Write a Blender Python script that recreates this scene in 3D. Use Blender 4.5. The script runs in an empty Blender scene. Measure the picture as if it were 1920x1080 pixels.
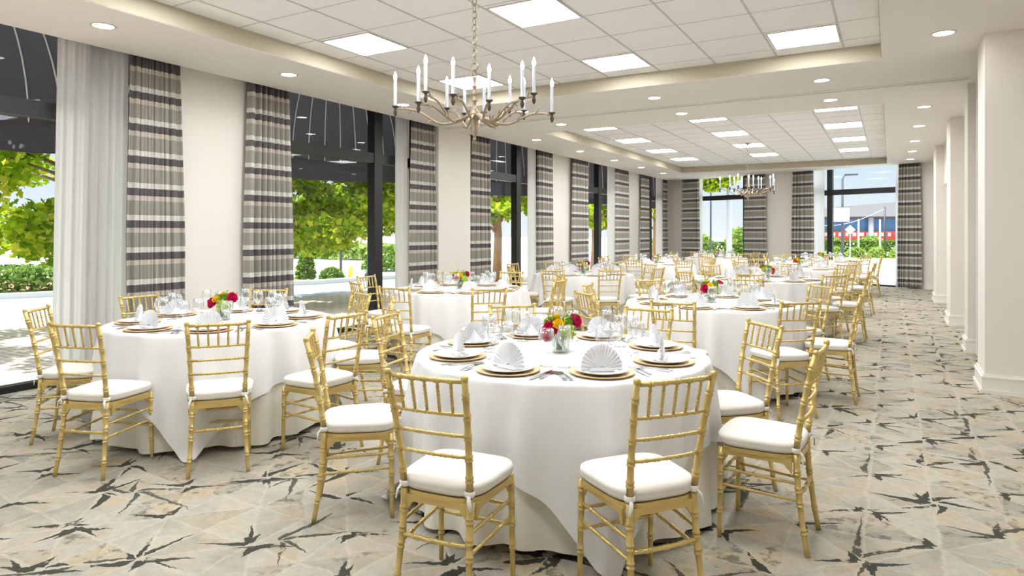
import bpy, math, random
from mathutils import Vector, Matrix, Euler
from math import sin, cos, pi, radians, atan2, sqrt, hypot
random.seed(7)
S = bpy.context.scene
COL = S.collection

# ------------------------------------------------------------------ camera, world, sun, exposure
EYE = 1.43
YAW = math.atan(710.0 / 1235.0)
cam = bpy.data.cameras.new('camera')
cam.sensor_width = 36.0
cam.lens = 36.0 * 1235.0 / 1920.0
cam.shift_y = -(540.0 - 437.0) / 1920.0
cam.clip_start = 0.05
cam.clip_end = 600
camo = bpy.data.objects.new('camera', cam)
COL.objects.link(camo)
camo.location = (0, 0, EYE)
camo.rotation_euler = (pi / 2, 0, YAW)
S.camera = camo
S.view_settings.view_transform = 'Standard'
S.view_settings.look = 'None'
S.view_settings.exposure = 0.42
S.view_settings.gamma = 1.0
S.view_settings.use_curve_mapping = False
S.cycles.max_bounces = 10
S.cycles.transparent_max_bounces = 40
S.cycles.caustics_reflective = False
S.cycles.caustics_refractive = False
S.cycles.sample_clamp_indirect = 6.0

w = bpy.data.worlds.new('sky'); S.world = w; w.use_nodes = True
nt = w.node_tree; nt.nodes.clear()
wo = nt.nodes.new('ShaderNodeOutputWorld'); bg = nt.nodes.new('ShaderNodeBackground')
tc = nt.nodes.new('ShaderNodeTexCoord'); sx = nt.nodes.new('ShaderNodeSeparateXYZ')
rp = nt.nodes.new('ShaderNodeValToRGB')
RAMP = [(0.0, (0.70, 0.74, 0.76, 1)), (0.10, (0.50, 0.62, 0.72, 1)), (0.35, (0.55, 0.70, 0.84, 1)), (0.75, (2.0, 2.2, 2.4, 1))]
while len(rp.color_ramp.elements) < 4: rp.color_ramp.elements.new(0.5)
for e_, (p_, c_) in zip(rp.color_ramp.elements, RAMP): e_.position = p_; e_.color = c_
nt.links.new(tc.outputs['Generated'], sx.inputs[0]); nt.links.new(sx.outputs['Z'], rp.inputs[0])
nt.links.new(rp.outputs[0], bg.inputs[0]); bg.inputs[1].default_value = 1.0
nt.links.new(bg.outputs[0], wo.inputs[0])
sun = bpy.data.lights.new('sun', 'SUN'); sun.energy = 6.5; sun.angle = radians(1.0); sun.color = (1, 0.97, 0.9)
suno = bpy.data.objects.new('sun', sun); COL.objects.link(suno)
suno.rotation_euler = Vector((-0.46, -0.30, 1.0)).to_track_quat('Z', 'Y').to_euler()
TROFFER, DOWN, BULB = 20.0, 34.0, 12.0       # what each kind of lamp gives off

# ------------------------------------------------------------------ materials
def srgb(r, g, b):
    f = lambda c: (c / 255.0 / 12.92) if c / 255.0 <= 0.04045 else ((c / 255.0 + 0.055) / 1.055) ** 2.4
    return (f(r), f(g), f(b), 1)

class NT:
    def __init__(s, name):
        s.m = bpy.data.materials.new(name); s.m.use_nodes = True
        s.t = s.m.node_tree; s.t.nodes.clear()
        s.out = s.n('OutputMaterial')
    def n(s, kind, **kw):
        x = s.t.nodes.new('ShaderNode' + kind)
        for k, v in kw.items(): setattr(x, k, v)
        return x
    def l(s, a, b): s.t.links.new(a, b)
    def put(s, sock, v):
        if hasattr(v, 'bl_idname') or isinstance(v, bpy.types.NodeSocket): s.l(v, sock)
        else: sock.default_value = v
    def M(s, op, a, b=None, c=None):
        x = s.n('Math', operation=op)
        s.put(x.inputs[0], a)
        if b is not None: s.put(x.inputs[1], b)
        if c is not None: s.put(x.inputs[2], c)
        return x.outputs[0]
    def mix(s, f, a, b, mode='MIX'):
        x = s.n('MixRGB', blend_type=mode)
        s.put(x.inputs[0], f); s.put(x.inputs[1], a); s.put(x.inputs[2], b)
        return x.outputs[0]
    def ramp(s, f, pts, interp='LINEAR'):
        x = s.n('ValToRGB'); cr = x.color_ramp; cr.interpolation = interp
        while len(cr.elements) < len(pts): cr.elements.new(0.5)
        for e_, (p, c) in zip(cr.elements, pts): e_.position = p; e_.color = c
        s.put(x.inputs[0], f); return x.outputs[0]
    def noise(s, vec, scale, detail=3, rough=0.5):
        x = s.n('TexNoise'); x.inputs['Scale'].default_value = scale
        x.inputs['Detail'].default_value = detail; x.inputs['Roughness'].default_value = rough
        s.l(vec, x.inputs['Vector']); return x
    def sst(s, v, a, b):
        x = s.n('MapRange', interpolation_type='SMOOTHSTEP')
        s.put(x.inputs[0], v); s.put(x.inputs[1], a); s.put(x.inputs[2], b); return x.outputs[0]

def mat(name, col, rough=0.6, metal=0.0, noise=0.0, nscale=8, bump=0.0, bscale=60, spec=0.5, sheen=0.0, trans=0.0):
    N = NT(name); p = N.n('BsdfPrincipled')
    p.inputs['Roughness'].default_value = rough; p.inputs['Metallic'].default_value = metal
    p.inputs['Specular IOR Level'].default_value = spec
    p.inputs['Sheen Weight'].default_value = sheen
    g = N.n('TexCoord')
    nz = N.noise(g.outputs['Object'], nscale)
    lo = tuple(c * (1 - noise) for c in col[:3]) + (1,); hi = tuple(min(1, c * (1 + noise)) for c in col[:3]) + (1,)
    N.l(N.mix(nz.outputs[0], lo, hi), p.inputs['Base Color'])
    if bump:
        b = N.n('Bump'); b.inputs['Strength'].default_value = bump; b.inputs['Distance'].default_value = 0.01
        n2 = N.noise(g.outputs['Object'], bscale, 4)
        N.l(n2.outputs[0], b.inputs['Height']); N.l(b.outputs[0], p.inputs['Normal'])
    if trans:
        tr = N.n('BsdfTranslucent'); tr.inputs[0].default_value = col
        mx = N.n('MixShader'); mx.inputs[0].default_value = trans
        N.l(p.outputs[0], mx.inputs[1]); N.l(tr.outputs[0], mx.inputs[2]); N.l(mx.outputs[0], N.out.inputs[0])
    else:
        N.l(p.outputs[0], N.out.inputs[0])
    return N.m

def emat(name, col, st):
    N = NT(name); e_ = N.n('Emission'); e_.inputs[0].default_value = col; e_.inputs[1].default_value = st
    N.l(e_.outputs[0], N.out.inputs[0]); return N.m

def glass(name, tint, base=0.06, edge=0.75, blend=0.35, col=(0.95, 0.97, 1, 1), rough=0.02):
    N = NT(name); t = N.n('BsdfTransparent'); t.inputs[0].default_value = tint
    g = N.n('BsdfGlossy'); g.inputs[0].default_value = col; g.inputs['Roughness'].default_value = rough
    lw = N.n('LayerWeight'); lw.inputs[0].default_value = blend
    f = N.M('MULTIPLY_ADD', lw.outputs['Facing'], edge, base)
    mx = N.n('MixShader'); N.l(f, mx.inputs[0]); N.l(t.outputs[0], mx.inputs[1]); N.l(g.outputs[0], mx.inputs[2])
    N.l(mx.outputs[0], N.out.inputs[0]); return N.m

MW = mat('wall_paint', srgb(236, 230, 222), 0.7, noise=0.015, bump=0.05, bscale=90)
MSOF = mat('soffit_paint', srgb(238, 233, 227), 0.75, noise=0.01)
MTILE = mat('ceiling_tile', srgb(248, 248, 248), 0.85, noise=0.015, nscale=3, bump=0.12, bscale=220)
MGRID = mat('tile_grid', srgb(196, 196, 192), 0.5)
MDGAP = mat('dark_gap', srgb(70, 66, 60), 0.6)
MBASE = mat('trim_paint', srgb(240, 237, 230), 0.45)
MBLK = mat('black_window_frame', srgb(20, 19, 20), 0.4, noise=0.05)
MPANE = glass('window_glass', (0.98, 0.99, 0.99, 1), 0.004, 0.05, 0.3)
MGOLD = mat('gold_paint', srgb(214, 188, 120), 0.34, metal=0.4, noise=0.05, nscale=30, spec=0.5)
MCUSH = mat('ivory_cushion', srgb(240, 235, 226), 0.8, noise=0.012, bump=0.08, bscale=160, sheen=0.2)
MSTRAP = mat('white_strap', srgb(246, 244, 240), 0.8)
MCL = mat('white_linen', srgb(249, 248, 248), 0.75, noise=0.008, nscale=5, bump=0.05, bscale=140, trans=0.12)
MCLU = mat('ivory_linen', srgb(248, 243, 230), 0.8, noise=0.01, bump=0.05, bscale=140, trans=0.1)
MNAP = mat('napkin_linen', srgb(250, 250, 252), 0.8, bump=0.05, bscale=200, trans=0.15)
MCHG = mat('gold_charger', srgb(238, 208, 162), 0.4, metal=0.08, noise=0.06, nscale=50)
MPLT = mat('white_porcelain', srgb(250, 250, 250), 0.12, spec=0.6)
MSIL = mat('polished_steel', srgb(200, 202, 206), 0.18, metal=1.0)
MGLS = glass('drinking_glass', (0.985, 0.99, 0.992, 1), 0.05, 0.8, 0.28)
MVASE = glass('vase_glass', (0.93, 0.97, 0.94, 1), 0.06, 0.7, 0.3)
MMAG = mat('magenta_petal', srgb(206, 14, 84), 0.6, noise=0.25, nscale=60, trans=0.15)
MYEL = mat('yellow_petal', srgb(250, 208, 20), 0.6, noise=0.15, nscale=60, trans=0.2)
MORG = mat('coral_petal', srgb(214, 84, 70), 0.6, noise=0.2, nscale=60, trans=0.15)
MHYD = mat('lime_hydrangea', srgb(188, 208, 84), 0.7, noise=0.25, nscale=80, trans=0.2)
MGRN = mat('bouquet_leaf', srgb(112, 160, 44), 0.6, noise=0.3, nscale=40, trans=0.2)
MSTEM = mat('green_stem', srgb(110, 146, 66), 0.5, noise=0.2, nscale=40)
MBRZ = mat('aged_silver_bronze', srgb(158, 142, 120), 0.45, metal=0.6, noise=0.35, nscale=40, bump=0.3, bscale=80)
MDBR = mat('dark_bronze', srgb(78, 68, 58), 0.45, metal=0.5, noise=0.25, nscale=40)
MCAN = mat('candle_sleeve', srgb(196, 202, 212), 0.5)
MBULB = emat('lit_bulb', (1, 0.97, 0.92, 1), BULB)
MTRF = emat('lit_diffuser', (0.95, 0.98, 1, 1), TROFFER)
MDWN = emat('lit_downlight', (1, 0.97, 0.93, 1), DOWN)
MTRIM = mat('white_metal_trim', srgb(205, 203, 198), 0.35)
MWOODR = mat('reddish_panel_edge', srgb(176, 140, 124), 0.5, noise=0.1)
MAWN = mat('awning_canvas', srgb(66, 64, 70), 0.8, noise=0.08, nscale=6, trans=0.2)
MRIB = mat('awning_rib', srgb(226, 218, 212), 0.5)
MBARK = mat('bark', srgb(150, 118, 84), 0.9, noise=0.3, nscale=20, bump=0.5, bscale=30)
MPOLE = mat('dark_pole', srgb(72, 74, 80), 0.5)
MPOLEG = mat('pale_grey_pole', srgb(196, 196, 204), 0.5)
MCONC = mat('pale_concrete', srgb(214, 210, 204), 0.8, noise=0.06, nscale=2)
MLOT = mat('parking_lot_paving', srgb(206, 204, 200), 0.9, noise=0.06, nscale=0.6)
MMULCH = mat('mulch', srgb(150, 112, 86), 0.9, noise=0.25, nscale=8)
MGRASS = mat('verge_grass', srgb(168, 186, 110), 0.9, noise=0.25, nscale=4)
MSIGN = mat('sign_face', srgb(232, 230, 224), 0.5)

def leaf_mat(name, c1, c2, c3):
    N = NT(name); d = N.n('BsdfDiffuse'); t = N.n('BsdfTranslucent')
    g = N.n('NewGeometry'); r = N.ramp(g.outputs['Random Per Island'], [(0, c1), (0.5, c2), (1, c3)])
    N.l(r, d.inputs[0]); N.l(r, t.inputs[0]); mx = N.n('MixShader'); mx.inputs[0].default_value = 0.5
    N.l(d.outputs[0], mx.inputs[1]); N.l(t.outputs[0], mx.inputs[2]); N.l(mx.outputs[0], N.out.inputs[0]); return N.m
MLEAF = leaf_mat('maple_leaf', srgb(104, 146, 26), srgb(168, 196, 36), srgb(224, 224, 80))
MLEAFD = leaf_mat('shrub_leaf', srgb(70, 102, 42), srgb(118, 150, 70), srgb(170, 190, 110))
MLEAFB = leaf_mat('pale_shrub_leaf', srgb(120, 150, 80), srgb(160, 186, 96), srgb(206, 216, 130))

def curtain_mat():
    N = NT('striped_curtain'); g = N.n('TexCoord'); sp = N.n('SeparateXYZ'); N.l(g.outputs['Object'], sp.inputs[0])
    zz = N.M('MODULO', N.M('SUBTRACT', 3.21, sp.outputs['Z']), 0.33)
    f = N.M('DIVIDE', zz, 0.33)
    dk, bg_, tp, cr = srgb(104, 99, 102), srgb(212, 204, 192), srgb(166, 162, 152), srgb(228, 227, 218)
    c = N.ramp(f, [(0.0, dk), (0.23, bg_), (0.385, tp), (0.83, cr)], 'CONSTANT')
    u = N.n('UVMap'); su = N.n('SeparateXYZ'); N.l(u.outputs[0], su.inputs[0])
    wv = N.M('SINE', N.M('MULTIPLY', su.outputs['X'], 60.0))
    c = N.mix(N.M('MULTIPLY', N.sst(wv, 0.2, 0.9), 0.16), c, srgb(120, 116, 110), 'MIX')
    p = N.n('BsdfPrincipled'); p.inputs['Roughness'].default_value = 0.8; N.l(c, p.inputs['Base Color'])
    t = N.n('BsdfTranslucent'); N.l(c, t.inputs[0]); mx = N.n('MixShader'); mx.inputs[0].default_value = 0.08
    N.l(p.outputs[0], mx.inputs[1]); N.l(t.outputs[0], mx.inputs[2]); N.l(mx.outputs[0], N.out.inputs[0]); return N.m
MCURT = curtain_mat()

def sheer_mat():
    N = NT('sheer_voile'); d = N.n('BsdfDiffuse'); d.inputs[0].default_value = srgb(248, 247, 244)
    t = N.n('BsdfTranslucent'); t.inputs[0].default_value = srgb(248, 248, 248)
    tr = N.n('BsdfTransparent'); a = N.n('MixShader'); a.inputs[0].default_value = 0.7
    N.l(d.outputs[0], a.inputs[1]); N.l(t.outputs[0], a.inputs[2])
    b = N.n('MixShader'); b.inputs[0].default_value = 0.12
    N.l(a.outputs[0], b.inputs[1]); N.l(tr.outputs[0], b.inputs[2]); N.l(b.outputs[0], N.out.inputs[0]); return N.m
MSHEER = sheer_mat()

def carpet_mat():
    N = NT('patterned_carpet'); g = N.n('TexCoord'); P = g.outputs['Object']
    wn = N.noise(P, 3.0, 2); wf = N.noise(P, 30.0, 2)
    def warp(sock, a, b):
        x = N.n('VectorMath', operation='SUBTRACT'); N.l(sock, x.inputs[0]); x.inputs[1].default_value = (0.5, 0.5, 0.5)
        y = N.n('VectorMath', operation='SCALE'); N.l(x.outputs[0], y.inputs[0]); y.inputs['Scale'].default_value = a
        z = N.n('VectorMath', operation='ADD'); N.l(b, z.inputs[0]); N.l(y.outputs[0], z.inputs[1]); return z.outputs[0]
    Q = warp(wf.outputs['Color'], 0.03, warp(wn.outputs['Color'], 0.10, P))
    sp = N.n('SeparateXYZ'); N.l(Q, sp.inputs[0]); X, Y = sp.outputs['X'], sp.outputs['Y']
    k = 0.70711 / 0.43
    def layer(ou, ov, kk, seed):
        u = N.M('MULTIPLY_ADD', N.M('ADD', X, Y), kk, ou); v = N.M('MULTIPLY_ADD', N.M('SUBTRACT', Y, X), kk, ov)
        cu, cv = N.M('ROUND', u), N.M('ROUND', v)
        lu, lv = N.M('SUBTRACT', u, cu), N.M('SUBTRACT', v, cv)
        r = N.M('SQRT', N.M('ADD', N.M('MULTIPLY', lu, lu), N.M('MULTIPLY', lv, lv)))
        a = N.M('MULTIPLY', N.M('ADD', N.M('ARCTAN2', lv, lu), pi), 8 / (2 * pi))
        idx = N.M('FLOOR', a); fr = N.M('FRACT', a)
        cb = N.n('CombineXYZ'); N.l(cu, cb.inputs[0]); N.l(cv, cb.inputs[1]); N.l(N.M('ADD', idx, seed), cb.inputs[2])
        wn_ = N.n('TexWhiteNoise'); N.l(cb.outputs[0], wn_.inputs[0])
        rs = N.n('SeparateXYZ'); N.l(wn_.outputs['Color'], rs.inputs[0])
        return u, v, lu, lv, r, fr, rs.outputs
    u, v, lu, lv, r, fr, R = layer(0.86, 0.5, k, 0.0)
    arc = N.M('MULTIPLY', fr, N.M('MULTIPLY', r, 0.785))
    arc2 = N.M('MULTIPLY', N.M('SUBTRACT', 1.0, fr), N.M('MULTIPLY', r, 0.785))
    L = N.M('MULTIPLY_ADD', R[0], 0.62, 0.16)
    tap = N.M('SUBTRACT', 1.0, N.M('DIVIDE', r, L))
    wd = N.M('MULTIPLY', tap, N.M('MULTIPLY_ADD', R[2], 0.17, 0.05))
    edge = N.M('SUBTRACT', wd, N.M('SUBTRACT', arc, 0.022))
    dark = N.M('MULTIPLY', N.sst(edge, 0.0, 0.012), N.M('GREATER_THAN', R[1], 0.50))
    dark = N.M('MULTIPLY', dark, N.M('GREATER_THAN', arc, 0.022))
    dark = N.M('MULTIPLY', dark, N.M('GREATER_THAN', r, 0.05))
    def wedge(a0, L_, W_, sd, gate):
        ca, sa = cos(radians(a0)), sin(radians(a0))
        al = N.M('ADD', N.M('MULTIPLY', lu, ca), N.M('MULTIPLY', lv, sa)); pe = N.M('MULTIPLY', N.M('SUBTRACT', N.M('MULTIPLY', lv, ca), N.M('MULTIPLY', lu, sa)), sd)
        lim = N.M('MULTIPLY', N.M('SUBTRACT', 1.0, N.M('DIVIDE', al, L_)), W_)
        m_ = N.M('MULTIPLY', N.sst(N.M('SUBTRACT', lim, pe), 0.0, 0.01), N.M('GREATER_THAN', pe, -0.012))
        m_ = N.M('MULTIPLY', m_, N.M('GREATER_THAN', al, 0.055))
        return N.M('MULTIPLY', m_, gate)
    cb2 = N.n('CombineXYZ'); N.l(N.M('ROUND', u), cb2.inputs[0]); N.l(N.M('ROUND', v), cb2.inputs[1]); cb2.inputs[2].default_value = 77.0
    wc = N.n('TexWhiteNoise'); N.l(cb2.outputs[0], wc.inputs[0]); cs = N.n('SeparateXYZ'); N.l(wc.outputs['Color'], cs.inputs[0])
    g1, g2 = N.M('GREATER_THAN', cs.outputs[0], 0.35), N.M('GREATER_THAN', cs.outputs[1], 0.35)
    boots = N.M('MAXIMUM', N.M('MAXIMUM', wedge(-20, 0.5, 0.10, -1, g1), wedge(-100, 0.27, 0.17, 1, g1)), N.M('MAXIMUM', wedge(160, 0.5, 0.10, -1, g2), wedge(80, 0.27, 0.17, 1, g2)))
    dark = N.M('MAXIMUM', N.M('MULTIPLY', dark, N.M('GREATER_THAN', cs.outputs[2], 0.55)), boots)
    # second, larger set of long thin blades
    u2, v2, a2, b2, r2, f2, R2 = layer(0.3, 0.1, k * 0.52, 20.0)
    arcb = N.M('MULTIPLY', f2, N.M('MULTIPLY', r2, 0.785))
    tap2 = N.M('SUBTRACT', 1.0, N.M('DIVIDE', r2, N.M('MULTIPLY_ADD', R2[0], 0.5, 0.2)))
    e2 = N.M('SUBTRACT', N.M('MULTIPLY', tap2, 0.05), N.M('SUBTRACT', arcb, 0.01))
    d2 = N.M('MULTIPLY', N.sst(e2, 0.0, 0.008), N.M('GREATER_THAN', R2[1], 0.55))
    d2 = N.M('MULTIPLY', d2, N.M('GREATER_THAN', arcb, 0.01))
    brk = N.noise(P, 9.0, 3, 0.6)
    dark = N.M('MAXIMUM', dark, N.M('MULTIPLY', d2, 0.9))
    dark = N.M('MULTIPLY', dark, N.sst(brk.outputs[0], 0.34, 0.42))
    # smoky grey smudges
    sm = N.noise(Q, 14.0, 5, 0.65); big = N.noise(P, 1.3, 2)
    smg = N.M('MULTIPLY', N.sst(sm.outputs[0], 0.52, 0.62), N.sst(big.outputs[0], 0.46, 0.56))
    smg = N.M('MULTIPLY', smg, N.M('GREATER_THAN', R[2], 0.45))
    tone = N.ramp(R[2], [(0.0, srgb(184, 180, 170)), (0.3, srgb(200, 196, 186)), (0.55, srgb(164, 161, 153)), (0.8, srgb(204, 186, 158)), (1.0, srgb(150, 149, 142))])
    fz = N.noise(P, 5.0, 4); tone = N.mix(0.45, tone, N.ramp(fz.outputs[0], [(0.3, srgb(176, 172, 162)), (0.5, srgb(202, 197, 186)), (0.62, srgb(208, 190, 164)), (0.75, srgb(186, 183, 173))]))
    ln = N.M('MINIMUM', N.M('ABSOLUTE', lu), N.M('MINIMUM', N.M('ABSOLUTE', lv), N.M('MINIMUM', arc, arc2)))
    line = N.M('MULTIPLY', N.M('SUBTRACT', 1.0, N.sst(ln, 0.004, 0.03)), 0.36)
    c = N.mix(N.M('MULTIPLY', smg, 0.75), tone, srgb(112, 114, 108))
    c = N.mix(line, c, srgb(218, 214, 203))
    c = N.mix(dark, c, srgb(78, 78, 71))
    mot = N.noise(P, 22.0, 4, 0.6); c = N.mix(0.5, c, N.ramp(mot.outputs[0], [(0.3, (0.62, 0.63, 0.60, 1)), (0.6, (0.86, 0.855, 0.84, 1))]), 'MULTIPLY'); c = N.mix(0.55, c, (0.88, 0.87, 0.84, 1), 'MULTIPLY')
    fib = N.noise(P, 260.0, 2); c = N.mix(0.22, c, N.ramp(fib.outputs[0], [(0.3, srgb(120, 116, 106)), (0.7, srgb(240, 236, 226))]), 'OVERLAY')
    p = N.n('BsdfPrincipled'); p.inputs['Roughness'].default_value = 0.95; p.inputs['Specular IOR Level'].default_value = 0.15
    N.l(c, p.inputs['Base Color']); b = N.n('Bump'); b.inputs['Strength'].default_value = 0.3; b.inputs['Distance'].default_value = 0.004
    N.l(fib.outputs[0], b.inputs['Height']); N.l(b.outputs[0], p.inputs['Normal']); N.l(p.outputs[0], N.out.inputs[0]); return N.m
MCARP = carpet_mat()

def brick_mat():
    N = NT('brick_paving'); g = N.n('TexCoord'); b = N.n('TexBrick'); N.l(g.outputs['Object'], b.inputs['Vector'])
    b.inputs['Color1'].default_value = srgb(232, 214, 202); b.inputs['Color2'].default_value = srgb(214, 198, 188)
    b.inputs['Mortar'].default_value = srgb(150, 142, 136); b.inputs['Scale'].default_value = 2.2
    b.inputs['Mortar Size'].default_value = 0.02; b.inputs['Brick Width'].default_value = 0.5; b.inputs['Row Height'].default_value = 0.25
    p = N.n('BsdfPrincipled'); p.inputs['Roughness'].default_value = 0.9; N.l(b.outputs[0], p.inputs['Base Color'])
    N.l(p.outputs[0], N.out.inputs[0]); return N.m
MBRICK = brick_mat()
MROAD = mat('asphalt', srgb(150, 158, 172), 0.9, noise=0.08, nscale=3)

# ------------------------------------------------------------------ mesh helpers
class MB:
    def __init__(s): s.v = []; s.f = []; s.uv = None
    def add(s, vs, fs, M=None):
        o = len(s.v)
        s.v += [tuple(M @ Vector(p)) if M else tuple(p) for p in vs]
        s.f += [tuple(i + o for i in f) for f in fs]; return s
    def box(s, x0, y0, z0, x1, y1, z1, M=None):
        vs = [(x, y, z) for z in (z0, z1) for y in (y0, y1) for x in (x0, x1)]
        return s.add(vs, [(0, 2, 3, 1), (4, 5, 7, 6), (0, 1, 5, 4), (2, 6, 7, 3), (0, 4, 6, 2), (1, 3, 7, 5)], M)
    def tube(s, pts, rad, n=10, cap=True, flat=None):
        pts = [Vector(p) for p in pts]; m = len(pts)
        if not hasattr(rad, '__len__'): rad = [rad] * m
        d0 = (pts[1] - pts[0]).normalized()
        up = Vector((0, 0, 1)) if abs(d0.z) < 0.9 else Vector((1, 0, 0))
        a = d0.cross(up).normalized(); vs = []
        for i, p in enumerate(pts):
            d = (pts[min(i + 1, m - 1)] - pts[max(i - 1, 0)])
            d = d.normalized() if d.length > 1e-9 else d0
            a = (a - d * a.dot(d)); a = a.normalized() if a.length > 1e-6 else d.orthogonal().normalized()
            b = d.cross(a)
            for k in range(n):
                t = 2 * pi * k / n; vs.append(p + (a * cos(t) + b * sin(t) * (flat or 1)) * rad[i])
        fs = [(i * n + k, i * n + (k + 1) % n, (i + 1) * n + (k + 1) % n, (i + 1) * n + k) for i in range(m - 1) for k in range(n)]
        if cap: fs += [tuple(range(n - 1, -1, -1)), tuple((m - 1) * n + k for k in range(n))]
        return s.add(vs, fs)
    def lathe(s, prof, n=24, c=(0, 0, 0), M=None):
        vs = [(c[0] + r * cos(2 * pi * k / n), c[1] + r * sin(2 * pi * k / n), c[2] + z) for r, z in prof for k in range(n)]
        m = len(prof)
        fs = [(i * n + k, i * n + (k + 1) % n, (i + 1) * n + (k + 1) % n, (i + 1) * n + k) for i in range(m - 1) for k in range(n)]
        return s.add(vs, fs, M)
    def grid(s, fn, nu, nv, wrap=False):
        vs = [fn(i / (nu if wrap else nu - 1), j / (nv - 1)) for j in range(nv) for i in range(nu)]
        fs = [(j * nu + i, j * nu + (i + 1) % nu, (j + 1) * nu + (i + 1) % nu, (j + 1) * nu + i) for j in range(nv - 1) for i in range(nu if wrap else nu - 1)]
        return s.add(vs, fs)
    def prism(s, poly, z0, z1):
        n = len(poly); vs = [(x, y, z0) for x, y in poly] + [(x, y, z1) for x, y in poly]
        fs = [tuple(range(n - 1, -1, -1)), tuple(range(n, 2 * n))] + [(i, (i + 1) % n, n + (i + 1) % n, n + i) for i in range(n)]
        return s.add(vs, fs)
    def mesh(s, name, m, smooth=False):
        me = bpy.data.meshes.new(name); me.from_pydata(s.v, [], s.f); me.materials.append(m)
        if smooth: me.polygons.foreach_set('use_smooth', [True] * len(me.polygons))
        me.update(); return me

def obj(name, mb, m=None, parent=None, smooth=False, loc=None):
    me = mb if isinstance(mb, bpy.types.Mesh) else mb.mesh(name, m, smooth)
    o = bpy.data.objects.new(name, me); COL.objects.link(o)
    if parent: o.parent = parent
    if loc: o.location = loc
    return o
def tag(o, label=None, cat=None, group=None, kind=None):
    if label: o['label'] = label
    if cat: o['category'] = cat
    if group: o['group'] = group
    if kind: o['kind'] = kind
    return o
def thing(name, label, cat, loc=(0, 0, 0), rz=0.0, group=None):
    o = bpy.data.objects.new(name, None); COL.objects.link(o); o.empty_display_size = 0.1
    o.location = loc; o.rotation_euler = (0, 0, rz); return tag(o, label, cat, group)
KIDS = {}
def kid(name, mb, m, parent, smooth=False):
    o = obj(name, mb, m, parent, smooth); KIDS.setdefault(parent.name, []).append(o); return o
def copy_tree(o, parent=None):
    c = o.copy(); COL.objects.link(c)
    if parent: c.parent = parent
    for k in KIDS.get(o.name, []):
        kc = copy_tree(k, c); KIDS.setdefault(c.name, []).append(kc)
    return c
def struct(name, mb, m, parent=None, smooth=False):
    o = obj(name, mb, m, parent, smooth)
    if not parent: o['kind'] = 'structure'
    return o
def bx(*a): return MB().box(*a)

# ------------------------------------------------------------------ the room
XL, XW, XR = -6.6, -6.78, 1.35          # soffit lip, window wall, right wall
ZS, ZT = 3.22, 3.386                    # soffit, tray ceiling
P0 = Vector((-6.6, 22.5)); E1 = Vector((7.45, -2.75)).normalized(); NRM = Vector((E1.y * -1, E1.x)) # far wall, NRM points outwards
def fx(t, d=0.0): q = P0 + E1 * t + NRM * d; return (q.x, q.y)
def far_y(x): return P0.y + (x - P0.x) * E1.y / E1.x

fl = MB().prism([(XW - 0.12, -2.6), (2.6, -2.6), (2.6, far_y(2.6)), (XW - 0.12, far_y(XW - 0.12))], -0.12, 0.0)
struct('floor', fl, MCARP)
c = MB()
c.box(XL, -2.6, ZS, -5.38, far_y(-5.38) - 0.02, ZT + 0.1)
c.box(-0.08, -2.6, ZS, 2.6, far_y(-0.08) - 0.95, ZT + 0.1)
c.prism([(-0.08, far_y(-0.08) - 0.95), (2.6, far_y(-0.08) - 0.95), (2.6, far_y(2.6)), (-0.08, far_y(-0.08))], ZS, ZT + 0.1)
c.box(-5.38, 7.78, ZS, -0.08, 10.5, ZT + 0.1)
c.prism([(-5.38, 19.55), (-0.08, 19.55), (-0.08, far_y(-0.08)), (-5.38, far_y(-5.38))], ZS, ZT + 0.1)
c.box(-5.38, -2.6, ZS, -0.08, -1.0, ZT + 0.1)
c.prism([(XW - 0.25, -2.75), (XL, -2.75), (XL, far_y(XL) + 0.3), (XW - 0.25, far_y(XW - 0.25) + 0.3)], ZT, ZT + 0.1)
c.prism([(XW - 0.25, -2.75), (2.6, -2.75), (2.6, far_y(2.6) + 0.3), (XW - 0.25, far_y(XW - 0.25) + 0.3)], ZT + 0.11, ZT + 0.25)
struct('ceiling', c, MSOF)
c = MB(); c.box(-5.45, -1.05, ZT, -0.02, 7.83, ZT + 0.05); struct('ceiling_tiles', c, MTILE)
MFAS = mat('fascia_tan', srgb(184, 175, 153), 0.75, noise=0.01)  # tray edge faces coloured a darker tan than the soffit
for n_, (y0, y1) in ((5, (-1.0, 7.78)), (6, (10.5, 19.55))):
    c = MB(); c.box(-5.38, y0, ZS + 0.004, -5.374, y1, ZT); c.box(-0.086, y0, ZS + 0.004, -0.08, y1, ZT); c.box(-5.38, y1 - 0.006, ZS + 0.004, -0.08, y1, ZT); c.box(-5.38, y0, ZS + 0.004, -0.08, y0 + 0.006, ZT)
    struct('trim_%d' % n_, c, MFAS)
c = MB(); c.box(-5.45, 10.45, ZT, -0.02, 19.6, ZT + 0.05); struct('ceiling_tiles', c, MTILE)
GX = [-0.43 - 0.66 * i for i in range(8)]
def tbar(y0, y1, ys):
    g = MB()
    for x in GX: g.box(x - 0.009, y0, ZT - 0.004, x + 0.009, y1, ZT + 0.001)
    for y in ys: g.box(-5.38, y - 0.005, ZT - 0.002, -0.08, y + 0.005, ZT + 0.001)
    return g
struct('trim_1', tbar(-1.0, 7.78, [7.47 - 0.667 * i for i in range(13)]), MGRID)
struct('trim_2', tbar(10.5, 19.55, [11.66 + 0.667 * i for i in range(-1, 12)]), MGRID)
# partition track across the beam between the two trays
c = MB(); c.box(XL + 0.0, 9.14, ZS - 0.012, 0.78, 9.17, ZS + 0.005); c.box(XL, 9.26, ZS - 0.012, 0.78, 9.29, ZS + 0.005)
struct('trim_3', c, MBASE)
struct('trim_4', bx(XL, 9.17, ZS - 0.003, 0.78, 9.26, ZS + 0.001), MTRIM)

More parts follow.
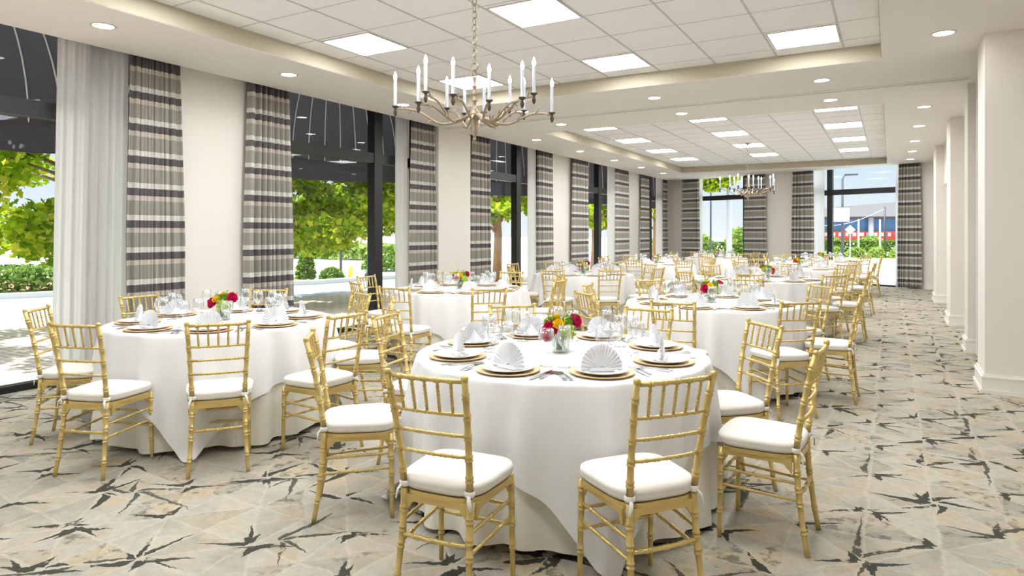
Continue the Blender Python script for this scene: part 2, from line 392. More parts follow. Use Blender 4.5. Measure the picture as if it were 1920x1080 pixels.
# window wall on the left: piers between five tall windows
c = MB()
PI_ = [(-2.6, -2.2), (4.3, 5.4), (8.7, 10.3), (13.2, 14.8), (18.3, 19.8), (22.2, 22.75)]
for a, b in PI_: c.box(XW - 0.25, a, 0, XW, b, ZT)
c.box(XW - 0.05, 9.0, 0, XL, 9.97, ZS)
struct('wall_left', c, MW)
WIN = [(-2.2, 4.3, [0.3, 3.52]), (5.4, 8.7, [7.74]), (10.3, 13.2, [12.14]), (14.8, 18.3, [16.62]), (19.8, 22.2, [20.98])]
for i, (a, b, mu) in enumerate(WIN):
    wn = thing('window_%d' % (i + 1), None, None, (XW - 0.1, (a + b) / 2, 0)); wn['kind'] = 'structure'
    h = (b - a) / 2; f = MB()
    f.box(-0.05, -h, 0.0, 0.06, h, 0.06); f.box(-0.05, -h, ZT - 0.05, 0.06, h, ZT)
    f.box(-0.05, -h, 0, 0.06, -h + 0.07, ZT); f.box(-0.05, h - 0.07, 0, 0.06, h, ZT)
    f.box(-0.05, -h, 2.50, 0.06, h, 2.65)
    for m_ in mu:
        q = m_ - (a + b) / 2; f.box(-0.07, q - 0.09, 0, 0.07, q + 0.09, ZT)
    obj('window_frame', f, MBLK, wn)
    obj('window_pane', bx(-0.008, -h + 0.05, 0.05, 0.0, h - 0.05, ZT - 0.03), MPANE, wn)

# far wall, skewed, with two tall windows
FW = [(0.94, 3.12, 2.77), (4.72, 7.46, 5.40)]
c = MB()
def fbox(mb, t0, t1, d0, d1, z0, z1):
    q = [fx(t0, d0), fx(t1, d0), fx(t1, d1), fx(t0, d1)]; mb.prism(q, z0, z1)
for a, b in [(-0.45, 0.94), (3.12, 4.72), (7.46, 10.2)]: fbox(c, a, b, 0.0, 0.25, 0, ZT)
struct('wall_back', c, MW)
for i, (a, b, m_) in enumerate(FW):
    wn = thing('window_%d' % (i + 6), None, None, (0, 0, 0)); wn['kind'] = 'structure'
    f = MB()
    fbox(f, a, b, 0.08, 0.18, 0, 0.045); fbox(f, a, b, 0.08, 0.18, 2.50, 2.65)
    for t in (a + 0.03, m_, b - 0.03): fbox(f, t - (0.07 if t == m_ else 0.03), t + (0.07 if t == m_ else 0.03), 0.08, 0.18, 0, ZT)
    obj('window_frame', f, MBLK, wn)
    g = MB(); fbox(g, a, b, 0.13, 0.138, 0.04, ZT - 0.03); obj('window_pane', g, MPANE, wn)

# right side: columns, recesses, header, folding partition pocket
def col_with_base(n, x0, y0, x1, y1):
    struct('wall_right_%s' % n, bx(x0, y0, 0, x1, y1, ZS), MW)
    b = MB()
    for dx, z0, z1 in ((0.035, 0.0, 0.035), (0.022, 0.035, 0.135), (0.03, 0.135, 0.15), (0.014, 0.15, 0.17)):
        b.box(x0 - dx, y0 - dx, z0, x1, y1 + dx, z1)
    struct('baseboard_%s' % n, b, MBASE)
col_with_base('front', 0.73, 7.22, 2.4, 7.78)
col_with_base('pocket', 0.80, 9.55, 1.5, 9.95)
col_with_base('middle', 0.80, 12.2, 1.5, 12.95)
col_with_base('rear', 0.81, 16.1, 1.5, 17.0)
c = MB(); c.box(XR, 7.78, 0, XR + 0.2, 21.0, ZT); c.box(2.4, -2.6, 0, 2.6, 7.5, ZT); struct('wall_right', c, MW)
c = MB(); c.box(XR - 0.02, 9.95, 0, XR, 20.0, 0.15); struct('baseboard_right', c, MBASE)
struct('wall_header', bx(0.95, 12.9, 2.42, XR, 16.15, ZS), MW)
struct('wall_header_rear', bx(1.0, 16.95, 2.35, XR, 19.6, ZS), MW)
struct('wall_near', bx(XW - 0.2, -2.75, 0, 2.6, -2.6, ZT), MW)
# stacked folding partition panels in their pocket
pt = thing('folding_partition', 'folded partition wall panels stacked in the pocket behind the near right column', 'partition', (0.86, 8.6, 0))
for k in range(6):
    y = -0.66 + k * 0.26
    kid('panel', bx(0.0, y, 0.02, 0.42, y + 0.07, ZS - 0.02), MW if k % 2 else MTRIM, pt)
kid('edge_seal', bx(-0.012, -0.74, 0.02, 0.0, -0.70, ZS - 0.02), MDGAP, pt)
kid('edge_strip', bx(-0.015, -0.60, 0.02, 0.0, -0.50, ZS - 0.02), MWOODR, pt)
kid('hinge_edge', bx(-0.012, -0.45, 0.02, 0.0, -0.41, ZS - 0.02), MDGAP, pt)
# door in the last recess
dr = thing('door_1', None, None, (XR - 0.03, 18.3, 0)); dr['kind'] = 'structure'
obj('door_frame', MB().box(-0.02, -0.52, 0, 0.02, -0.46, 2.12).box(-0.02, 0.46, 0, 0.02, 0.52, 2.12).box(-0.02, -0.52, 2.06, 0.02, 0.52, 2.12), MBASE, dr)
obj('door_leaf', bx(-0.005, -0.46, 0.01, 0.02, 0.46, 2.06), MTRIM, dr)
obj('door_handle', MB().tube([(-0.01, -0.38, 1.0), (-0.05, -0.38, 1.0), (-0.055, -0.27, 1.0)], 0.009, 8), MSIL, dr, True)
for k, (x0, y0, x1, y1) in enumerate([(XW, 4.3, XW + 0.02, 5.4), (XW, 8.7, XW + 0.02, 10.3), (XW, 13.2, XW + 0.02, 14.8), (XW, 18.3, XW + 0.02, 19.8), (XL, 9.0, XL + 0.018, 9.97)]):
    struct('baseboard_left_%d' % (k + 1), bx(x0, y0, 0, x1, y1, 0.14), MBASE)
c = MB(); fbox(c, 3.12, 4.72, -0.02, 0.0, 0, 0.14); fbox(c, 0.0, 0.94, -0.02, 0.0, 0, 0.14); fbox(c, 7.46, 8.4, -0.02, 0.0, 0, 0.14); struct('baseboard_back', c, MBASE)

# ------------------------------------------------------------------ ceiling lights
PROTO = {}
def troffer(x, y, label):
    if 't' not in PROTO:
        t = thing('ceiling_light', label, 'ceiling light', (x, y, ZT), 0, 'square recessed ceiling lights')
        f = MB()
        for a in ((-0.315, -0.315, 0.315, -0.298), (-0.315, 0.298, 0.315, 0.315), (-0.315, -0.298, -0.298, 0.298), (0.298, -0.298, 0.315, 0.298)):
            f.box(a[0], a[1], -0.008, a[2], a[3], -0.001)
        kid('frame', f, MTRIM, t); kid('diffuser', bx(-0.298, -0.298, -0.005, 0.298, 0.298, -0.001), MTRF, t)
        PROTO['t'] = t; return
    t = copy_tree(PROTO['t']); t.location = (x, y, ZT); t['label'] = label
cn = {-4.72: 'window side column', -2.73: 'middle column', -0.75: 'aisle side column'}
for x in (-4.72, -2.73, -0.75):
    for y, r_ in ((7.16, 'far row'), (5.17, 'second row'), (3.17, 'third row'), (1.17, 'fourth row')):
        troffer(x, y, 'square lit ceiling panel of the near tray ceiling, %s, %s' % (cn[x], r_))
    for y, r_ in ((11.35, 'first row'), (13.35, 'second row'), (15.35, 'third row'), (17.35, 'fourth row')):
        troffer(x, y, 'square lit ceiling panel of the far tray ceiling, %s, %s' % (cn[x], r_))
def downlight(x, y, label):
    if 'd' not in PROTO:
        t = thing('downlight', label, 'downlight', (x, y, ZS), 0, 'round recessed downlights')
        kid('trim_ring', MB().lathe([(0.078, -0.002), (0.084, -0.008), (0.098, -0.006), (0.103, -0.0005)], 32), MTRIM, t, True)
        kid('lens', MB().lathe([(0.0, -0.004), (0.05, -0.004), (0.08, -0.004)], 32), MDWN, t)
        PROTO['d'] = t; return
    t = copy_tree(PROTO['d']); t.location = (x, y, ZS); t['label'] = label
ORD = ['nearest', 'second', 'third', 'fourth', 'fifth', 'sixth', 'seventh', 'eighth', 'ninth', 'tenth']
for i, y in enumerate((3.17, 5.19, 7.2, 9.2, 11.19, 13.23, 15.3, 17.3, 19.3)):
    if i == 3: continue
    downlight(-5.89, y, 'small round downlight, %s along the soffit over the window wall' % ORD[i - (i > 3)])
for i, y in enumerate((3.0, 5.0, 7.03, 9.0, 10.99, 12.91, 14.98, 16.85, 18.6)):
    if i in (0, 1, 3): continue
    downlight(0.41, y, 'small round downlight, %s along the soffit over the right aisle' % ORD[[2, 4, 5, 6, 7, 8].index(i)])
for x, s_ in ((-4.7, 'window side'), (-2.71, 'middle'), (-0.7, 'aisle side')):
    downlight(x, 8.49, 'small round downlight on the beam before the partition track, %s one' % s_)
    downlight(x, 9.8, 'small round downlight on the beam behind the partition track, %s one' % s_)

# ------------------------------------------------------------------ curtains
def curtain(name, label, cat, o, e, w_, m, folds, amp, group, top=0.86, lean=0.0, seed=1, zb=0.02):
    """hangs from o (x, y) along unit vector e over width w_"""
    rnd = random.Random(seed); ph = [rnd.uniform(0, 6.28) for _ in range(4)]
    nrm = Vector((-e[1], e[0])); nu, nv = folds * 10 + 1, 26; mb = MB(); uv = []
    for j in range(nv):
        tz = j / (nv - 1); z = ZT - 0.04 + (zb - ZT + 0.04) * tz
        wt = top + (1 - top) * min(1.0, tz * 1.7)
        for i in range(nu):
            u = i / (nu - 1)
            su = (u - 0.5) * w_ * wt + w_ * 0.5 + lean * (tz - 0.3) * w_ + 0.012 * sin(5 * u + ph[0]) * tz
            q_ = sin(2 * pi * (folds * u + 0.35 * sin(7 * u + ph[2])) + 0.7 * sin(2.2 * tz + ph[2]) * tz + ph[3]); q_ = math.copysign(abs(q_) ** 0.65, q_)
            d = amp * (0.7 + 0.4 * sin(3 * u + ph[1])) * q_ * (0.8 + 0.3 * tz)
            d += 0.3 * amp * sin(4 * pi * folds * u + ph[1])
            mb.v.append((e[0] * su + nrm.x * d, e[1] * su + nrm.y * d, z)); uv.append(u)
    mb.f = [(j * nu + i, j * nu + i + 1, (j + 1) * nu + i + 1, (j + 1) * nu + i) for j in range(nv - 1) for i in range(nu - 1)]
    me = mb.mesh(name, m, True); L_ = me.uv_layers.new(name='UVMap')
    for lp in me.loops: L_.data[lp.index].uv = (uv[lp.vertex_index], 0)
    ob = obj(name, me, loc=(o[0], o[1], 0)); sm = ob.modifiers.new('thickness', 'SOLIDIFY'); sm.thickness = 0.003
    return tag(ob, label, cat, group)
GC, GS = 'striped curtains along the windows', 'white sheer curtains beside the windows'
XC = -6.685
for k, (a, b, lab) in enumerate([
    (3.80, 4.44, 'grey striped curtain beside the wide white sheer, nearest of the row'),
    (5.23, 5.96, 'grey striped curtain at the near edge of the second window'),
    (8.30, 8.98, 'grey striped curtain just before the flush column with the partition track'),
    (10.12, 10.76, 'narrow grey striped curtain just behind the flush column, left of the trunk window'),
    (12.72, 13.50, 'striped curtain on the far side of the window with the tree trunk'),
    (14.55, 15.50, 'striped curtain on the near side of the fourth side window'),
    (17.45, 18.55, 'striped curtain on the far side of the fourth side window'),
    (19.65, 20.40, 'striped curtain on the near side of the last side window'),
    (21.90, 22.32, 'slim striped curtain in the corner at the end of the window wall')]):
    curtain('curtain', lab, 'curtain', (XC, a, 0), (0, 1), b - a, MCURT, 8 if k < 2 else 7, 0.048, GC, seed=k + 3, top=0.82 if k < 3 else 0.9)
for k, (a, b, lab) in enumerate([
    (3.19, 3.86, 'wide white sheer curtain beside the first window'),
    (8.05, 8.34, 'white sheer curtain right of the black mullion in the second window'),
    (12.36, 12.76, 'white sheer curtain right of the mullion in the trunk window'),
    (16.92, 17.48, 'white sheer curtain right of the mullion in the fourth side window'),
    (21.22, 21.94, 'white sheer curtain in the last side window near the corner')]):
    curtain('sheer_curtain', lab, 'curtain', (XC - 0.045, a, 0), (0, 1), b - a, MSHEER, 7, 0.014, GS, seed=k + 40, top=0.97, lean=-0.07 if k == 0 else 0)
for k, (a, b, lab) in enumerate([
    (0.52, 1.24, 'striped curtain on the left of the far left end window'),
    (2.84, 3.58, 'striped curtain on the right of the far left end window, behind the far chandelier'),
    (4.38, 5.05, 'striped curtain on the left of the large end window'),
    (7.24, 7.80, 'striped curtain at the right end of the back wall')]):
    o = fx(a, -0.11); curtain('curtain', lab, 'curtain', o, (E1.x, E1.y), b - a, MCURT, 7, 0.05, 'striped curtains on the back wall', seed=k + 60, top=0.9)
for k, (a, b, lab) in enumerate([
    (5.02, 5.32, 'white sheer curtain left of the large end window'),
    (7.17, 7.27, 'narrow strip of white sheer beside the last striped curtain'),
    (1.2, 1.32, 'narrow strip of white sheer left in the far left end window')]):
    o = fx(a, -0.05); curtain('sheer_curtain', lab, 'curtain', o, (E1.x, E1.y), b - a, MSHEER, 4, 0.012, 'sheers on the back wall', seed=k + 80, top=1)

# ------------------------------------------------------------------ chiavari chair
def bamboo(mb, a, b, r, rings, n=10, ring_h=1.26, mid=None, r2=None):
    """straight or bent rod with turned ring pairs; rings as fractions"""
    a, b = Vector(a), Vector(b); L = (b - a).length; ts = [(0.0, 1.0), (1.0, 1.0)]
    for q in rings:
        h = 0.0045 / L
        for dt, s_ in ((-3 * h, 1), (-2.4 * h, ring_h), (-1.2 * h, ring_h), (-0.8 * h, 1.02), (0.8 * h, 1.02), (1.2 * h, ring_h), (2.4 * h, ring_h), (3 * h, 1)):
            ts.append((q + dt, s_))
    for k in range(1, 8): ts.append((k / 8.0, None))
    ts = sorted([t for t in ts if 0 <= t[0] <= 1], key=lambda t: t[0])
    pts, rr = [], []; last = -1
    for t, s_ in ts:
        if t - last < 1e-4: continue
        if s_ is None:
            if any(abs(t - q) < 4 * 0.0045 / L for q in rings): continue
            s_ = 1.0
        if mid is None: p = a.lerp(b, t)
        else: p = a * (1 - t) ** 2 + Vector(mid) * 2 * t * (1 - t) + b * t * t
        pts.append(p); rr.append((r + ((r2 or r) - r) * t) * s_); last = t
    return mb.tube(pts, rr, n)
HS, HT, HF = 0.143, 0.166, 0.166
RB = lambda z: (HS + (HT - HS) * (z - 0.44) / 0.475, -0.165 - 0.085 * ((z - 0.44) / 0.475) ** 1.1) if z > 0.44 else (HS, -0.165)
def build_chair():
    t = thing('chiavari_chair', 'chair', 'chair', (0, 0, 0), 0)
    for s_ in (-1, 1):
        m = MB()
        bamboo(m, (s_ * 0.163, -0.215, 0), (s_ * HS, -0.165, 0.44), 0.0115, [0.22, 0.48, 0.62, 0.8], 10, mid=(s_ * 0.145, -0.172, 0.24), r2=0.0145)
        bamboo(m, (s_ * HS, -0.165, 0.44), (s_ * HT, -0.25, 0.90), 0.0138, [0.16, 0.34, 0.52, 0.69, 0.86], 10, mid=(s_ * 0.152, -0.188, 0.67), r2=0.0122)
        m.lathe([(0, 0.018), (0.008, 0.017), (0.0135, 0.012), (0.0145, 0.006), (0.0135, 0.0), (0.0122, -0.004)], 10, (s_ * HT, -0.25, 0.9))
        kid('rear_post', m, MGOLD, t, True)
        m = MB(); bamboo(m, (s_ * (HF + 0.006), 0.168, 0), (s_ * HF, 0.16, 0.425), 0.0105, [0.3, 0.52, 0.72, 0.9], 10, r2=0.0138); kid('front_leg', m, MGOLD, t, True)
    def rail(z, r, name, rings):
        x, y = RB(z); m = MB(); bamboo(m, (-x, y, z), (x, y, z), r, rings, 8, mid=(0, y - 0.022, z)); kid(name, m, MGOLD, t, True)
    rail(0.893, 0.0092, 'top_rail', [0.17, 0.335, 0.5, 0.665, 0.83])
    for z in (0.765, 0.683, 0.600): rail(z, 0.0068, 'crossbar', [0.17, 0.335, 0.5, 0.665, 0.83])
    for k in range(5):
        f = (k + 1) / 6.0; q = f * 2 - 1; arc = 0.022 * 2 * f * (1 - f)
        x1, y1 = RB(0.765); x2, y2 = RB(0.893)
        m = MB(); bamboo(m, (q * x1, y1 - arc, 0.768), (q * x2, y2 - arc, 0.889), 0.0056, [0.25, 0.5, 0.75], 8); kid('spindle', m, MGOLD, t, True)
    # seat frame: rounded trapezoid slab and apron
    def outline(sc, n=40):
        pts = []
        for k in range(n):
            a = 2 * pi * k / n; cx, cy = cos(a), sin(a)
            p = 4.2; rr = (abs(cx) ** p + abs(cy) ** p) ** (-1 / p)
            y = cy * rr * 0.178; hw = 0.182 + (y / 0.178) * 0.013
            pts.append((cx * rr * hw * sc, y * sc))
        return pts
    m = MB(); m.prism(outline(1.0), 0.418, 0.436)
    for s_ in (-1, 1):
        m.prism([(s_ * 0.168, -0.15), (s_ * 0.156, -0.15), (s_ * 0.164, 0.15), (s_ * 0.176, 0.15)][::s_], 0.396, 0.42)
    m.box(-0.14, -0.174, 0.392, 0.14, -0.160, 0.42); m.box(-0.16, 0.152, 0.396, 0.16, 0.164, 0.42)
    for s_ in (-1, 1):   # curved knee brackets
        for y0, y1 in ((-0.15, -0.11), (0.15, 0.12)):
            m.add([(s_ * 0.166, y0, 0.40), (s_ * 0.166, y1, 0.40), (s_ * 0.166, y0, 0.355), (s_ * 0.154, y0, 0.40), (s_ * 0.154, y1, 0.40), (s_ * 0.154, y0, 0.355)], [(0, 1, 2), (3, 5, 4), (0, 3, 4, 1), (1, 4, 5, 2), (2, 5, 3, 0)])
        for x0, x1 in ((s_ * 0.13, s_ * 0.10),):
            m.add([(x0, -0.172, 0.395), (x1, -0.172, 0.395), (x0, -0.172, 0.355), (x0, -0.16, 0.395), (x1, -0.16, 0.395), (x0, -0.16, 0.355)], [(0, 1, 2), (3, 5, 4), (0, 3, 4, 1), (1, 4, 5, 2), (2, 5, 3, 0)])
    kid('seat_frame', m, MGOLD, t)
    o1 = outline(1.0, 48); prof = [(0.93, 0.437), (0.985, 0.440), (1.03, 0.448), (1.045, 0.458), (1.04, 0.466), (1.05, 0.470), (1.045, 0.478), (1.02, 0.486), (0.93, 0.492), (0.75, 0.496), (0.4, 0.499), (0.02, 0.5)]
    m = MB(); nn = 48; vs = [(x * s_, y * s_ + 0.004, z) for s_, z in prof for x, y in o1]
    m.add(vs, [(i * nn + k, i * nn + (k + 1) % nn, (i + 1) * nn + (k + 1) % nn, (i + 1) * nn + k) for i in range(len(prof) - 1) for k in range(nn)] + [tuple(range(nn - 1, -1, -1)), tuple((len(prof) - 1) * nn + k for k in range(nn))])
    cu = kid('seat_cushion', m, MCUSH, t, True)
    for s_ in (-1, 1):
        m = MB(); m.lathe([(0.0175, -0.011), (0.020, -0.009), (0.0205, 0.0), (0.020, 0.009), (0.0175, 0.011)], 14, (s_ * HS, -0.165, 0.458))
        m.tube([(s_ * (HS + 0.004), -0.182, 0.456), (s_ * (HS + 0.012), -0.196, 0.440), (s_ * (HS + 0.020), -0.196, 0.405)], [0.006, 0.008, 0.006], 6, flat=0.35)
        kid('tie_strap', m, MSTRAP, cu, True)
    def st(a, b, r=0.0072, rings=(0.25, 0.5, 0.75)):
        m = MB(); bamboo(m, a, b, r, rings, 8); kid('stretcher', m, MGOLD, t, True)
    for s_ in (-1, 1):
        st((s_ * 0.147, -0.172, 0.31), (s_ * HF, 0.162, 0.325)); st((s_ * 0.149, -0.178, 0.235), (s_ * HF, 0.163, 0.25))
    st((-HF, 0.162, 0.30), (HF, 0.162, 0.30)); st((-HF, 0.163, 0.215), (HF, 0.163, 0.215))
    m = MB(); bamboo(m, (-0.149, -0.178, 0.265), (0.149, -0.178, 0.265), 0.009, [0.25, 0.5, 0.75], 8, mid=(0, -0.2, 0.265)); kid('stretcher', m, MGOLD, t, True)
    return t

# ------------------------------------------------------------------ tables and what stands on them
TR, TZ = 0.785, 0.76
TABLES = [  # x, y, phrase, chairs: az -> (origin x, y, facing deg) or None for a seat at a standard distance
 (-1.60, 3.33, 'the nearest table', {-90: (-1.52, 2.20, 96), -45: (-0.871, 2.52, 142), 0: (-0.524, 3.34, 177), 45: (-0.82, 3.87, 222), 90: (-1.47, 4.20, 268), 135: (-2.22, 3.98, 313), 180: (-2.57, 3.32, 12), -135: (-2.41, 2.59, 41)}),
 (-4.43, 3.27, 'the table beside the wide sheer', {-90: (-4.17, 2.27, 109), -45: (-3.61, 2.64, 142), 0: (-3.29, 3.17, 178), 45: (-3.58, 3.86, 221), 90: (-4.10, 4.10, 250), 135: (-4.90, 3.99, 303), 180: (-5.22, 3.25, 3), -135: (-4.98, 2.50, 42)}),
 (-4.45, 6.50, 'the second window-row table', {-90: (-4.19, 5.19, 98), -45: (-3.47, 5.46, 137), 0: (-3.42, 6.58, 183), 45: None, 90: None, 135: None, 180: (-5.30, 6.10, 4), -135: (-4.80, 5.44, 62)}),
 (-1.50, 6.45, 'the second aisle-row table', {-90: (-1.45, 5.21, 92), -45: (-0.76, 5.63, 132), 0: (-0.46, 6.35, 178), 45: (-0.79, 7.05, 222), 90: (-1.45, 7.60, 268), 135: (-2.15, 7.02, 318), 180: (-2.43, 6.25, 8), -135: (-2.19, 5.54, 52)}),
 (-4.35, 9.90, 'the third window-row table', {-90: (-4.17, 8.60, 97), -45: (-3.60, 8.97, 130), 0: (-3.24, 9.65, 168), 45: None, 90: None, 135: None, 180: None, -135: (-5.02, 9.15, 46)}),
 (-1.55, 10.1, 'the third aisle-row table', {-90: None, -45: (-0.77, 9.26, 132), 0: (-0.50, 10.0, 178), 45: (-0.80, 10.75, 222), 90: None, 135: None, 180: (-2.55, 9.85, 14), -135: (-2.30, 9.15, 56)}),
 (-4.40, 13.9, 'the fourth window-row table', {-90: (-4.40, 12.70, 92), -45: (-3.62, 12.95, 128), 0: None, 45: None, 90: None, 135: None, 180: None, -135: None}),
 (-1.50, 13.4, 'the fourth aisle-row table', {-90: None, -45: (-0.78, 12.40, 128), 0: (-0.48, 13.1, 174), 45: (-0.76, 14.05, 224), 90: None, 135: None, 180: None, -135: None}),
 (-4.10, 18.2, 'the last window-row table', {a: None for a in (-90, -45, 0, 45, 90, 135, 180, -135)}),
 (-1.40, 17.1, 'the last aisle-row table', {-90: None, -45: (-0.66, 16.2, 130), 0: (-0.42, 16.85, 176), 45: None, 90: None, 135: None, 180: None, -135: None})]
SIDE = ['near side', 'near right', 'right side', 'far right', 'far side', 'far left', 'left side', 'near left']
def side_word(tx, ty, az):
    rel = (az - math.degrees(atan2(-ty, -tx))) % 360
    return SIDE[int(((rel + 22.5) % 360) // 45)]
def fold(th, s_, seed, deep):
    q = sin(11 * th + seed + 0.8 * sin(3 * th)); q = 1 - 2 * abs(q) ** 1.4 if q > 0 else 1 - 0.7 * abs(q)
    return (q * 0.55 + sin(17 * th + 2.1 * seed) * 0.4 + sin(29 * th + 1.3 * seed) * 0.22) * deep * max(0.0, s_ / 0.7) ** 0.55
def cloth_mesh(kind, seed, corner):
    nt_ = 288; rows = []; mb = MB()
    for q in (0.0, 0.35, 0.7, 0.95, 0.993): rows.append(('top', q))
    drops = [0.003, 0.01, 0.022, 0.05] + [0.09 + 0.055 * k for k in range(14)]
    vs = []
    R = TR + (0.012 if kind == 'over' else 0.0); z0 = TZ + (0.0 if kind == 'under' else 0.004)
    for _, q in rows:
        for k in range(nt_): th = 2 * pi * k / nt_; vs.append((R * q * cos(th), R * q * sin(th), z0))
    for k_d, d in enumerate(drops):
        fr = k_d / (len(drops) - 1)
        for k in range(nt_):
            th = 2 * pi * k / nt_
            if kind == 'over':
                a = (th - corner) % (pi / 2); a = min(a, pi / 2 - a)         # 0 at a corner of the square cloth
                L = min(1.143 / cos(pi / 4 - a), 1.60) - TR
                L += 0.006 * sin(17 * th)
            else: L = TZ - 0.035 + 0.012 * sin(7 * th + seed)
            s_ = min(d, 0.05) if k_d < 4 else 0.05 + (L - 0.05) * (k_d - 3) / (len(drops) - 4)
            f_ = fold(th, s_, seed, 0.05)
            r = R + 0.004 * min(1, s_ / 0.012) + 0.05 * s_ + f_ + (0.010 if kind == 'over' else 0) * min(1, s_ / 0.1)
            z = z0 - s_
            if kind == 'over':
                cn_ = max(0, 1 - a / 0.6); r += 0.11 * cn_ * s_
                if z < 0.014: r += (0.014 - z) * 0.8; z = 0.012 + 0.004 * abs(sin(11 * th))
            vs.append((r * cos(th), r * sin(th), z))
    nr = len(rows) + len(drops)
    fs = [(j * nt_ + k, (j + 1) * nt_ + k, (j + 1) * nt_ + (k + 1) % nt_, j * nt_ + (k + 1) % nt_) for j in range(nr - 1) for k in range(nt_)]
    mb.add(vs, fs); return mb.mesh('tablecloth', MCL if kind == 'over' else MCLU, True)
CL = [(cloth_mesh('over', 1.7 + 2.3 * k, radians(-52 + 3 * k)), cloth_mesh('under', 1.7 + 2.3 * k, 0)) for k in range(3)]

def table_proto():
    t = thing('round_table', 'table', 'table', (0, 0, 0), 0)
    kid('tabletop', MB().lathe([(0, 0.724), (TR - 0.02, 0.724), (TR - 0.012, 0.73), (TR - 0.012, 0.748), (TR - 0.02, 0.754), (0, 0.754)], 48), MWOODR, t)
    for a in range(4):
        th = radians(45 + 90 * a); m = MB().tube([(0.52 * cos(th), 0.52 * sin(th), 0.01), (0.5 * cos(th), 0.5 * sin(th), 0.724)], 0.016, 8); kid('leg', m, MDBR, t, True)
    return t

# tableware meshes
def me(mb, name, m, smooth=True): return mb.mesh(name, m, smooth)
CHG = me(MB().lathe([(0, 0.004), (0.1, 0.004), (0.112, 0.005), (0.15, 0.0125), (0.157, 0.0145), (0.157, 0.0115), (0.148, 0.006), (0.11, 0.0), (0, 0.0)], 48), 'charger_plate', MCHG)
PLT = me(MB().lathe([(0, 0.005), (0.08, 0.005), (0.088, 0.007), (0.122, 0.017), (0.128, 0.0185), (0.1285, 0.0165), (0.12, 0.013), (0.085, 0.0), (0, 0.0)], 48), 'dinner_plate', MPLT)
def napkin_mesh():
    m = MB(); R0, np_ = 0.098, 18
    def pt(u, v):
        a = -0.12 + u * (pi + 0.24); rr = 0.012 + (R0 - 0.012) * v
        zig = (abs((u * np_) % 1 - 0.5) * 2 - 0.5) * 0.012 * v
        return (rr * cos(a) * 1.02, zig + 0.012 * v * sin(a), 0.008 + rr * sin(a) * 1.13 + 0.004)
    m.grid(pt, np_ * 4 + 1, 6)
    m.add([(x, y + 0.003, z) for x, y, z in list(m.v)], [tuple(reversed(f)) for f in list(m.f)])
    # folded stand behind the fan
    m.add([(-0.045, 0.004, 0.004), (0.045, 0.004, 0.004), (0.03, 0.055, 0.003), (-0.03, 0.055, 0.003), (0, 0.008, 0.075), (0, 0.03, 0.004)], [(0, 3, 4), (1, 4, 2), (3, 2, 4), (0, 1, 2, 3)])
    m.add([(-0.06, -0.02, 0.002), (0.06, -0.02, 0.002), (0.06, 0.03, 0.002), (-0.06, 0.03, 0.002), (-0.05, -0.016, 0.016), (0.05, -0.016, 0.016), (0.05, 0.026, 0.016), (-0.05, 0.026, 0.016)], [(0, 3, 2, 1), (4, 5, 6, 7), (0, 1, 5, 4), (1, 2, 6, 5), (2, 3, 7, 6), (3, 0, 4, 7)])
    return me(m, 'napkin', MNAP, False)
NAP = napkin_mesh()
def glass_parts(h, rb, rr, stem, rf):
    bowl = MB().lathe([(0.004, stem), (0.012, stem + 0.006), (rb * 0.75, stem + 0.028), (rb, stem + 0.055), (rb * 0.98, stem + 0.075), (rr, h), (rr - 0.0012, h), (rb * 0.96, stem + 0.075), (rb * 0.97, stem + 0.055), (rb * 0.7, stem + 0.031), (0.002, stem + 0.010)], 20)
    st = MB().lathe([(0.0075, 0.006), (0.0042, 0.018), (0.0038, stem * 0.6), (0.0055, stem + 0.002)], 10)
    ft = MB().lathe([(0, 0.0), (rf, 0.0), (rf, 0.002), (0.012, 0.005), (0.006, 0.01), (0, 0.01)], 20)
    return bowl, st, ft
def glass_thing(name, dims):
    b, s_, f = glass_parts(*dims); t = thing(name, 'glass', 'glass')
    kid('bowl', b, MGLS, t, True); kid('stem', s_, MGLS, t, True); kid('foot', f, MGLS, t, True)
    al = MB(); [al.add(x.v, x.f) for x in (b, s_, f)]
    return t, me(al, name, MGLS)
GOB, GOBM = glass_thing('water_goblet', (0.185, 0.042, 0.036, 0.075, 0.036))
WIN_, WINM = glass_thing('wine_glass', (0.205, 0.036, 0.029, 0.090, 0.034))
def cut(kind):
    m = MB(); z = 0.0015
    def strip(pts, th=0.0022):  # list of (y, halfwidth, z)
        vs, n = [], len(pts)
        for y, hw, zz in pts: vs += [(-hw, y, zz), (hw, y, zz), (hw, y, zz + th), (-hw, y, zz + th)]
        fs = [(i * 4 + k, i * 4 + (k + 1) % 4, i * 4 + 4 + (k + 1) % 4, i * 4 + 4 + k) for i in range(n - 1) for k in range(4)] + [(3, 2, 1, 0), tuple((n - 1) * 4 + k for k in range(4))]
        m.add(vs, fs)
    if kind == 'fork':
        strip([(-0.10, 0.008, z), (-0.08, 0.009, z + 0.002), (-0.02, 0.004, z + 0.004), (0.03, 0.0035, z + 0.003), (0.045, 0.010, z + 0.001), (0.06, 0.012, z)])
        for k in range(4):
            x = -0.0098 + k * 0.0065; m.box(x - 0.0017, 0.058, z, x + 0.0017, 0.098, z + 0.002)
    elif kind == 'knife':
        strip([(-0.115, 0.007, z), (-0.10, 0.0085, z), (-0.01, 0.0065, z), (0.0, 0.009, z), (0.07, 0.010, z), (0.10, 0.007, z), (0.115, 0.001, z)], 0.003)
    else:
        strip([(-0.09, 0.007, z), (-0.075, 0.008, z + 0.002), (-0.02, 0.004, z + 0.004), (0.03, 0.004, z + 0.003), (0.045, 0.013, z), (0.065, 0.018, z), (0.083, 0.014, z), (0.092, 0.004, z + 0.001)])
    return me(m, kind, MSIL, False)
FORK, KNIFE, SPOON = cut('fork'), cut('knife'), cut('spoon')

